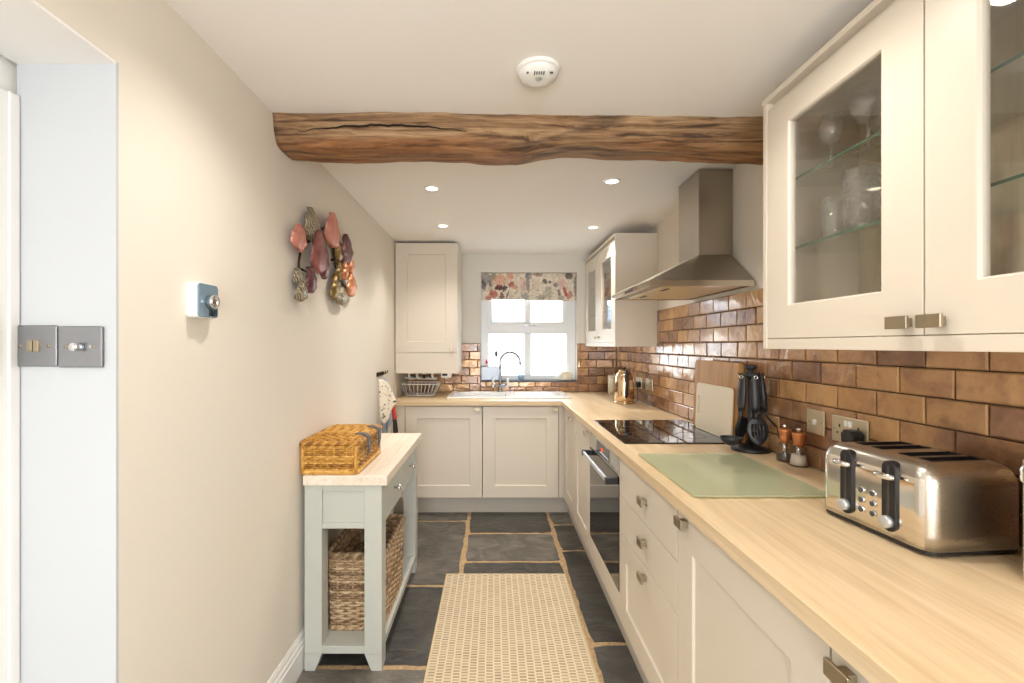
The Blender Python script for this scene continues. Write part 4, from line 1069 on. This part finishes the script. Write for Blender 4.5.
hp = [(.048, .236), (.085, .240), (.108, .225), (.116, .18), (.112, .12), (.104, .075), (.088, .055), (.070, .055)]
m.tube([(kx + a * hx, ky + a * hy, WT + b) for a, b in hp], [.010, .012, .013, .013, .013, .012, .011, .010], 10); m.build('handle', kt)
sx, sy = .12, .99
m = MB().use('kettle_steel', True); m.tube([(kx + a * sx, ky + a * sy, WT + b) for a, b in ((.055, .165), (.078, .195), (.092, .222))], [.030, .022, .015], 12); m.build('spout', kt)
# canister in the corner
cx_, cy_ = 1.075, 4.02
cn = thing('storage_canister', 'pale cream canister in the far corner behind the kettle', 'canister', (cx_, cy_, WT))
MB().use('cream_enamel', True).lathe(cx_, cy_, [(.054, WT), (.056, WT + .004), (.056, WT + .148), (.054, WT + .150)], 28).build('body', cn)
MB().use('cream_enamel', True).lathe(cx_, cy_, [(.057, WT + .1505), (.058, WT + .165), (.050, WT + .170), (.010, WT + .171), (.010, WT + .182), (.006, WT + .184)], 28).build('lid', cn)

# chopping boards leaning on the tiles
def leaning(name, label, matn, y0, y1, xb, zb, H, lean, t, r, hole=None, group=None):
    """a board leaning back on the wall: foot at xb, height H along the board"""
    o = MB().use(matn); P2 = rrect(y0, y1, 0, H, r)
    if hole:
        a, b, c, d = hole
        # outline with a slot: four bars round it
        def bars(u0, u1, v0, v1): o.prism([(u0, v0), (u1, v0), (u1, v1), (u0, v1)], 0, t, 'x')
        o.prism(rrect(y0, a, 0, H, r), 0, t, 'x') if False else None
        N = len(P2)
        Q = [(a, c), (b, c), (b, d), (a, d)]
        q = [2, 3, 0, 1]
        # ring of quads between the outline and the slot
        n = N // 4; base = len(o.v)
        grp = {0: 1, 1: 2, 2: 3, 3: 0}
        vs = [(0, u, v) for u, v in P2] + [(t, u, v) for u, v in P2] + [(0, u, v) for u, v in Q] + [(t, u, v) for u, v in Q]
        fs = []
        cor = [i // n for i in range(N)]       # 0: lower far, 1: upper far, 2: upper near, 3: lower near
        qi = {0: 1, 1: 2, 2: 3, 3: 0}
        for i in range(N):
            j = (i + 1) % N; a1, a2 = qi[cor[i]], qi[cor[j]]
            if a1 == a2: fs += [(i, j, 2 * N + a1), (N + j, N + i, 2 * N + 4 + a1)]
            else: fs += [(i, j, 2 * N + a2, 2 * N + a1), (N + j, N + i, 2 * N + 4 + a1, 2 * N + 4 + a2)]
            fs.append((i, N + i, N + j, j))
        for k in range(4): fs.append((2 * N + k, 2 * N + (k + 1) % 4, 2 * N + 4 + (k + 1) % 4, 2 * N + 4 + k))
        o.add(vs, fs)
    else: o.prism(P2, 0, t, 'x')
    ca, sa = math.cos(lean), math.sin(lean)
    o.v = [(xb + x * ca + z * sa, y, zb + t * sa * 0 + z * ca - x * sa + t * sa) for x, y, z in o.v]
    ob = o.build(name, bevel=.003)
    return tag(ob, label, 'chopping board', group)
ZH = WT + .0062
leaning('wooden_chopping_board', 'dark-edged wooden chopping board leaning on the tiles, behind the other two boards', 'board_dark', 1.962, 2.40, 1.095, ZH, .345, .045, .018, .02)
leaning('wooden_chopping_board', 'broad oak chopping board leaning behind the small cream board', 'board_oak', 1.988, 2.425, 1.069, ZH, .352, .045, .022, .015)
leaning('cream_chopping_board', 'small cream chopping board with a slot handle, front of the leaning boards', 'cream_board', 2.008, 2.362, 1.054, ZH, .238, .045, .010, .02, (2.325, 2.337, .08, .17))

# utensil carousel
ux, uy = 1.068, 1.873
us = thing('utensil_stand', 'black round utensil carousel on the worktop beside the chopping boards', 'utensil stand', (ux, uy, WT))
MB().use('black_plastic', True).lathe(ux, uy, [(.072, WT), (.074, WT + .006), (.070, WT + .014), (.030, WT + .020), (.014, WT + .026)], 36).build('base', us)
MB().use('utensil_black', True).lathe(ux, uy, [(.012, WT + .022), (.011, WT + .10), (.011, WT + .31)], 18).build('column', us)
m = MB().use('utensil_black', True).lathe(ux, uy, [(.012, WT + .300), (.026, WT + .306), (.026, WT + .318), (.012, WT + .324), (.010, WT + .332), (.022, WT + .340), (.025, WT + .350), (.020, WT + .354)], 28)
for k in range(6):
    a = PI * 2 * k / 6 + .3; m.tube([(ux + .022 * math.cos(a), uy + .022 * math.sin(a), WT + .312), (ux + .042 * math.cos(a), uy + .042 * math.sin(a), WT + .312), (ux + .046 * math.cos(a), uy + .046 * math.sin(a), WT + .322)], .0035, 8)
m.build('hook_ring', us)
def utensil(name, label, ang, kind, zhead, rhead):
    ca, sa = math.cos(ang), math.sin(ang)
    def W(r, s, z): return (ux + r * ca - s * sa, uy + r * sa + s * ca, WT + z)
    t = thing(name, label, 'utensil', W(rhead, 0, zhead), 'black utensils on the carousel')
    m = MB().use('utensil_black', True)
    prof = [(.041, .318, .010, .005), (.041, .30, .014, .007), (.045, .25, .018, .011), (.050, .19, .019, .011), (.053, .165, .011, .007)]
    def bar(m, prof, n=10):
        b = len(m.v)
        for (r, z, hw, ht) in prof:
            for k in range(n):
                th_ = 2 * PI * k / n; m.v.append(W(r + ht * math.sin(th_), hw * math.cos(th_), z))
        for i in range(len(prof) - 1):
            for k in range(n): m.face((b + i * n + k, b + i * n + (k + 1) % n, b + (i + 1) * n + (k + 1) % n, b + (i + 1) * n + k))
        m.face([b + k for k in range(n)]); m.face([b + (len(prof) - 1) * n + k for k in range(n)][::-1])
    bar(m, prof); m.build('handle', t)
    m = MB().use('chrome', True); c = Vector(W(.0505, 0, .306))
    m.tube([tuple(c + Vector((-sa, ca, 0)) * .0065 * math.cos(q) + Vector((0, 0, 1)) * .0065 * math.sin(q)) for q in [2 * PI * k / 16 for k in range(16)]], .0022, 6, closed=True)
    m.build('eyelet', t)
    m = MB().use('utensil_black', True)
    zt = {'ladle': .07, 'slotted': .135, 'turner': .105, 'spoon': .12}[kind]
    bar(m, [(.053, .176, .0075, .005), (.055, .15, .006, .004), (rhead - (.012 if kind != 'ladle' else .03), zt, .0065, .004)], 8)
    if kind == 'ladle':
        c = Vector(W(rhead, 0, zhead + .030))
        n = 22
        m.grid(lambda i, j: c + Vector((.040 * math.cos(2 * PI * i / n) * math.sin(PI / 2 * min(1, j / 6)), .040 * math.sin(2 * PI * i / n) * math.sin(PI / 2 * min(1, j / 6)), -.028 * math.cos(PI / 2 * min(1, j / 6)) + .006 * (j / 6))), n, 7, True)
        hd_ = m.build('head', t, solid=.003)
    else:
        L, Wd = {'slotted': (.105, .040), 'turner': (.085, .026), 'spoon': (.095, .033)}[kind]
        top = zt + .008
        rows, cols_ = 19, 15
        P = {}
        def pt(i, j):
            v = j / (rows - 1); u = 2 * i / (cols_ - 1) - 1
            if kind == 'turner': w = Wd * (.45 + .55 * min(1, v * 2.2))
            else: w = Wd * max(.12, math.sin(PI * min(1, .12 + v * .86)) ** .55)
            return W(rhead - .012 + .018 * v + (.008 * (1 - u * u) if kind != 'turner' else 0), u * w, top - L * v)
        b = len(m.v)
        for j in range(rows):
            for i in range(cols_): m.v.append(pt(i, j))
        for j in range(rows - 1):
            for i in range(cols_ - 1):
                if kind in ('slotted', 'turner') and i in (3, 5, 7, 9) and (4 <= j <= 7 or 9 <= j <= 12): continue
                q = b + j * cols_ + i; m.face((q, q + 1, q + cols_ + 1, q + cols_))
        hd_ = m.build('head', t, solid=.0028)
    return t
base_a = math.atan2(-uy, -ux)       # towards the viewer's side of the room
utensil('ladle', 'black ladle hanging on the side of the carousel nearest the chopping boards', base_a - .72, 'ladle', .026, .105)
utensil('slotted_spoon', 'black slotted spoon hanging at the front of the carousel', base_a + .38, 'slotted', .036, .070)
utensil('turner', 'black slotted turner hanging on the side of the carousel nearest the mills', base_a + 1.45, 'turner', .03, .105)
utensil('serving_spoon', 'black serving spoon hanging at the wall side of the carousel', base_a + 2.4, 'spoon', .036, .05)
utensil('serving_spoon', 'black solid spoon hanging between the ladle and the wall', base_a - 2.3, 'spoon', .036, .05)

# salt and pepper mills
def mill(label, x, y, fill):
    t = thing('salt_mill' if fill == 'salt' else 'pepper_mill', label, 'mill', (x, y, WT), 'glass mills with copper tops')
    MB().use('mill_glass', True).lathe(x, y, [(.030, WT + .001), (.030, WT + .008), (.024, WT + .04), (.0180, WT + .072)], 24, True, False).build('glass_body', t)
    h = .040 if fill == 'salt' else .026
    MB().use(fill, True).lathe(x, y, [(.0275, WT + .005), (.0255, WT + .018), (.0222, WT + h)], 20).build('contents', t)
    MB().use('chrome', True).lathe(x, y, [(.008, WT + h + .001), (.008, WT + .072)], 14).build('grinder_shaft', t)
    MB().use('copper_lid', True).lathe(x, y, [(.0182, WT + .0725), (.018, WT + .085), (.019, WT + .105), (.022, WT + .118), (.021, WT + .121), (.006, WT + .1215)], 28).build('lid', t)
    MB().use('chrome', True).lathe(x, y, [(.004, WT + .1216), (.004, WT + .124), (.0075, WT + .128), (.0080, WT + .132), (.006, WT + .137), (.001, WT + .1385)], 16).build('knob', t)
mill('clear pepper mill with a copper top, the mill nearer the utensil carousel', 1.099, 1.700, 'pepper')
mill('clear salt mill with a copper top, the mill nearer the toaster', 1.105, 1.632, 'salt')

# toaster
tx, ty = .990, 1.0625
to = thing('toaster', 'stainless steel four slice toaster on the oak worktop', 'toaster', (tx, ty, WT))
TX0, TX1, TY0, TY1, TZ0, TZ1 = .871, 1.098, .925, 1.200, WT + .014, WT + .187
m = MB().use('brushed_steel', True)
# shell: rounded box (rounded over the top edges), lofted from stacked rounded rectangles
rings = [(0, TZ0), (0, TZ0 + .03), (0, TZ1 - .045), (.002, TZ1 - .028), (.008, TZ1 - .013), (.018, TZ1 - .003), (.030, TZ1)]
n0 = 8; first = None; R0 = []
for ins, z in rings:
    R0.append([(a, b, z) for a, b in rrect(TX0 + ins, TX1 - ins, TY0 + ins, TY1 - ins, .030 - ins * .3, n0)])
N = len(R0[0]); b0 = len(m.v)
for r_ in R0: m.v += r_
for j in range(len(R0) - 1):
    for i in range(N):
        m.use('polished_steel' if R0[0][i][0] < TX0 + .004 and j < 3 else 'brushed_steel'); m.face((b0 + j * N + i, b0 + j * N + (i + 1) % N, b0 + (j + 1) * N + (i + 1) % N, b0 + (j + 1) * N + i))
m.face([b0 + i for i in range(N)][::-1])
# top deck with four slots
top_ring = [b0 + (len(R0) - 1) * N + i for i in range(N)]
m.build('shell', to)
SLOTS = [(1.0625 + .083, .014), (1.0625 + .038, .014), (1.0625 - .028, .014), (1.0625 - .073, .014)]
m = MB().use('brushed_steel', False)
dx0, dx1, dy0, dy1 = TX0 + .030, TX1 - .030, TY0 + .030, TY1 - .030
sx0, sx1 = .942, 1.094 - .02
ys = sorted([(c - h, c + h) for c, h in SLOTS]); prev = dy0
xs0, xs1 = .935, dx1 - .002
m.box(dx0, xs0, dy0, dy1, TZ1 - .004, TZ1); m.box(xs1, dx1, dy0, dy1, TZ1 - .004, TZ1)
for a, b in ys:
    a, b = max(a, dy0 + .002), min(b, dy1 - .002)
    m.box(xs0, xs1, prev, a, TZ1 - .004, TZ1); prev = b
m.box(xs0, xs1, prev, dy1, TZ1 - .004, TZ1)
m.build('top_plate', to)
for a, b in ys:
    a, b = max(a, dy0 + .002), min(b, dy1 - .002)
    m = MB().use('black_plastic').box(xs0, xs1, a, a + .001, TZ1 - .05, TZ1 + .0015).box(xs0, xs1, b - .001, b, TZ1 - .05, TZ1 + .0015).box(xs0, xs1, a, b, TZ1 - .051, TZ1 - .05).box(xs0, xs0 + .001, a, b, TZ1 - .05, TZ1 + .0015).box(xs1 - .001, xs1, a, b, TZ1 - .05, TZ1 + .0015)
    m.use('nickel', True)
    for k in range(6): m.tube([(xs0 + .01 + k * (xs1 - xs0 - .02) / 5, (a + b) / 2 - .006, TZ1 - .004), (xs0 + .01 + k * (xs1 - xs0 - .02) / 5, (a + b) / 2 - .006, TZ1 - .049)], .001, 5)
    m.build('bread_slot', to)
m = MB().use('black_plastic').prism(rrect(TX0 + .002, TX1 - .002, TY0 + .002, TY1 - .002, .028), WT + .006, TZ0 - .0004).build('base', to)
for x in (TX0 + .03, TX1 - .03):
    for y in (TY0 + .03, TY1 - .03): MB().use('black_plastic', True).lathe(x, y, [(.012, WT), (.012, WT + .0062)], 14).build('foot', to)
for yc in (1.114, 1.006):
    m = MB().use('black_plastic')
    m.prism([(yc + a, b) for a, b in rrect(-.0165, .0165, WT + .026, WT + .182, .016)], TX0 - .006, TX0 + .012, 'x'); tk = m.build('lever_track', to, bevel=.002)
    m = MB().use('shadow_gap').box(TX0 - .0066, TX0 - .0055, yc - .0025, yc + .0025, WT + .06, WT + .170); m.build('slot', tk)
    m = MB().use('chrome', True); m.tube([(TX0 - .005, yc, WT + .150), (TX0 - .016, yc, WT + .150)], .0045, 8)
    m.tube([(TX0 - .015, yc - .022, WT + .150), (TX0 - .018, yc - .018, WT + .150), (TX0 - .020, yc, WT + .150), (TX0 - .018, yc + .018, WT + .150), (TX0 - .015, yc + .022, WT + .150)], [.004, .0065, .0072, .0065, .004], 10); m.build('lever', tk)
    m = MB().use('silver_plastic', True).lathe(yc, WT + .048, [(.0135, TX0 - .006), (.0135, TX0 - .016), (.011, TX0 - .018)], 24, axis='x'); m.build('dial', tk)
for yb in (1.0755, 1.0465):
    for z in (.050, .073, .096):
        m = MB(); m.use('chrome', True).lathe(yb, WT + z, [(.0078, TX0 + .0005), (.0078, TX0 - .0025), (.0066, TX0 - .003)], 20, False, True, axis='x')
        m.use('utensil_grey', True).lathe(yb, WT + z, [(.0062, TX0 - .0029), (.0058, TX0 - .0045)], 18, axis='x'); m.build('button', to)
to.rotation_euler = (0, 0, .095)

# cream canister at the photo edge
qx, qy = 1.045, .772
cn = thing('storage_canister', 'cream clip-top canister at the photo edge, nearer than the toaster', 'canister', (qx, qy, WT))
m = MB().use('cream_enamel', True).lathe(qx, qy, [(.088, WT), (.0895, WT + .004), (.0895, WT + .205), (.087, WT + .207)], 40); m.build('body', cn)
m = MB().use('cream_enamel', True).lathe(qx, qy, [(.0895, WT + .2075), (.090, WT + .222), (.085, WT + .230), (.02, WT + .234), (.004, WT + .234)], 40); m.build('lid', cn)
m = MB().use('chrome', True); a = 2.55
c, s = math.cos(a), math.sin(a)
m.tube([(qx + .090 * c, qy + .090 * s, WT + .185), (qx + .094 * c, qy + .094 * s, WT + .19), (qx + .095 * c, qy + .095 * s, WT + .21), (qx + .090 * c, qy + .090 * s, WT + .222)], .002, 8); m.build('clip', cn)

# rug
rg_ = thing('rug', 'cream and brown woven runner rug on the slate floor', 'rug', (.07, 1.75, .0))
MB().use('rug_weave').box(-.272, .412, .85, 2.632, .0016, .009).build('woven_field', rg_)
MB().use('rug_edge', True).tube([(-.277, .85, .0062), (.417, .85, .0062), (.417, 2.637, .0062), (-.277, 2.637, .0062)], .0046, 6, closed=True).build('bound_edge', rg_)

# ------------------------------------------------------------------ glassware inside the cabinets
def tumbler(name, label, x, y, z, r, h, cut=False, group=None):
    t = thing(name, label, 'glass', (x, y, z), group)
    m = MB().use('cut_glass' if cut else 'drinking_glass', True)
    m.lathe(x, y, [(.0, z + .008), (r * .82, z + .008), (r * .95, z + h), (r, z + h), (r * .9, z + .002), (r * .86, z + .0005), (.0, z + .0005)], 28, False, False)
    m.build('bowl', t); return t
def wineglass(label, x, y, z, r, h, group=None, name='wine_glass'):
    t = thing(name, label, 'glass', (x, y, z), group)
    MB().use('drinking_glass', True).lathe(x, y, [(.0, z + h * .42), (r * .55, z + h * .47), (r, z + h * .68), (r * .93, z + h * .85), (r * .8, z + h), (r * .78, z + h), (r * .9, z + h * .84), (r * .96, z + h * .68), (r * .5, z + h * .485), (.0, z + h * .44)], 28, False, False).build('bowl', t)
    MB().use('drinking_glass', True).lathe(x, y, [(.0, z + .0005), (r * .85, z + .0005), (r * .8, z + .003), (.006, z + .008), (.0038, z + h * .2), (.0045, z + h * .41)], 24, False, True).build('stem', t)
    return t
GA, GB, GC = 'stemmed glasses on the top shelf behind the first glass door', 'cut glass tumblers on the middle shelf', 'glasses behind the door at the photo edge'
z2, z1, z0 = 1.8485, 1.6425, 1.3685
wineglass('small-bowled stemmed glass on the top shelf, farthest from the toaster end', .955, 1.275, z2, .034, .15, GA)
wineglass('round-bowled stemmed glass in the middle of the top shelf behind the first glass door', .965, 1.16, z2, .039, .17, GA)
wineglass('stemmed glass on the top shelf closest to the first door hinge side', .985, 1.05, z2, .036, .16, GA)
wineglass('stemmed glass at the back of the top shelf by the cabinet back panel', 1.06, 1.22, z2, .036, .16, GA)
tumbler('tumbler', 'plain tall tumbler on the middle shelf beside the big cut glass', .96, 1.27, z1, .034, .12, False, GB)
tumbler('tumbler', 'large cut crystal highball glass in the middle of the middle shelf', .945, 1.155, z1, .042, .155, True, GB)
tumbler('tumbler', 'cut glass tumbler on the middle shelf nearest the handle stile', .97, 1.035, z1, .038, .125, True, GB)
tumbler('tumbler', 'cut glass tumbler behind the large crystal highball', 1.06, 1.20, z1, .038, .13, True, GB)
wineglass('wine glass standing on the cabinet floor behind the first glass door', .96, 1.06, z0, .040, .19, 'glasses on the cabinet floor')
tumbler('tumbler', 'low tumbler on the cabinet floor behind the first glass door', .97, 1.20, z0, .042, .09, False, 'glasses on the cabinet floor')
wineglass('large balloon glass on the top shelf behind the second glass door', .97, .725, z2, .047, .19, GC)
wineglass('small stemmed glass beside the balloon glass on the top shelf of the second door', 1.03, .80, z2, .036, .16, GC)
tumbler('tumbler', 'wide tumbler on the middle shelf behind the second glass door', .965, .735, z1, .044, .12, True, GC)
tumbler('tumbler', 'narrow tumbler farther back on the middle shelf behind the second glass door', 1.05, .80, z1, .034, .13, False, GC)
t = thing('glass_bowl', 'brownish red glass bowl on the cabinet floor behind the second glass door', 'bowl', (1.0, .725, z0))
thin_glass('ruby_glass', (.62, .42, .38, 1), 1.4, rgb(150, 90, 80), .35)
MB().use('ruby_glass', True).lathe(1.0, .725, [(.0, z0 + .006), (.05, z0 + .008), (.085, z0 + .05), (.095, z0 + .095), (.098, z0 + .095), (.088, z0 + .045), (.055, z0 + .002), (.0, z0 + .0005)], 32, False, False).build('bowl', t)
for lab, y, z in (('plain tumbler on the lower shelf of the far corner glass cabinet', 3.40, 1.6205), ('plain tumbler on the upper shelf of the far corner glass cabinet', 3.45, 1.8605)):
    tumbler('tumbler', lab, .97, y, z, .036, .13, False, 'tumblers in the far glass cabinet')

# ------------------------------------------------------------------ light
def spot(x, y, e, size=2.6, col=(1, .94, .86)):
    l = bpy.data.lights.new('downlight_lamp', 'SPOT'); l.energy = e; l.color = col; l.spot_size = size; l.spot_blend = .9; l.shadow_soft_size = .03
    o = bpy.data.objects.new('downlight_lamp', l); C.objects.link(o); o.location = (x, y, CEIL - .012)
SPOT = 18.5
for x, y, _ in LIGHTS: spot(x, y, SPOT * 1.05, 2.1)
for x, y, e in ((.52, 1.06, .72), (-.36, 1.12, .72), (.1, -.4, 1), (.1, -1.5, 1)): spot(x, y, SPOT * e)
pl_ = bpy.data.lights.new('fill_light', 'POINT'); pl_.energy = 21; pl_.color = (1, .97, .94); pl_.shadow_soft_size = .2  # unseen fill light added behind the camera, without a fixture
po = bpy.data.objects.new('fill_light', pl_); C.objects.link(po); po.location = (-.1, -1.0, 1.3)
w = bpy.data.worlds.new('sky'); C_ = bpy.context.scene; C_.world = w; w.use_nodes = True
bg = w.node_tree.nodes['Background']; bg.inputs[0].default_value = (.86, .93, 1.0, 1); bg.inputs[1].default_value = 6.5
def portal(loc, rot, sx, sy):
    l = bpy.data.lights.new('daylight_portal', 'AREA'); l.shape = 'RECTANGLE'; l.size = sx; l.size_y = sy; l.cycles.is_portal = True
    o = bpy.data.objects.new('daylight_portal', l); C.objects.link(o); o.location = loc; o.rotation_euler = rot
portal((.325, YB + .2, 1.52), (-PI / 2, 0, 0), .9, 1.02)
portal((.225, YF - .05, 1.125), (PI / 2, 0, 0), 1.45, 1.65)

# ------------------------------------------------------------------ camera
cam = bpy.data.cameras.new('camera'); co = bpy.data.objects.new('camera', cam); C.objects.link(co)
co.location = (0, 0, 1.35); co.rotation_euler = (PI / 2, 0, 0)
cam.sensor_width = 36; cam.lens = 450 / 1024 * 36; cam.shift_x = 18 / 1024; cam.shift_y = 3.5 / 1024; cam.clip_start = .02
s_ = bpy.context.scene; s_.camera = co
s_.view_settings.view_transform = 'Standard'; s_.view_settings.look = 'None'; s_.view_settings.gamma = 1; s_.view_settings.use_curve_mapping = False
s_.view_settings.exposure = 0.74
s_.cycles.max_bounces = 10; s_.cycles.diffuse_bounces = 5; s_.cycles.transparent_max_bounces = 24; s_.cycles.glossy_bounces = 5
s_.cycles.sample_clamp_indirect = 6.0; s_.cycles.use_denoising = True; s_.cycles.caustics_reflective = False; s_.cycles.caustics_refractive = False
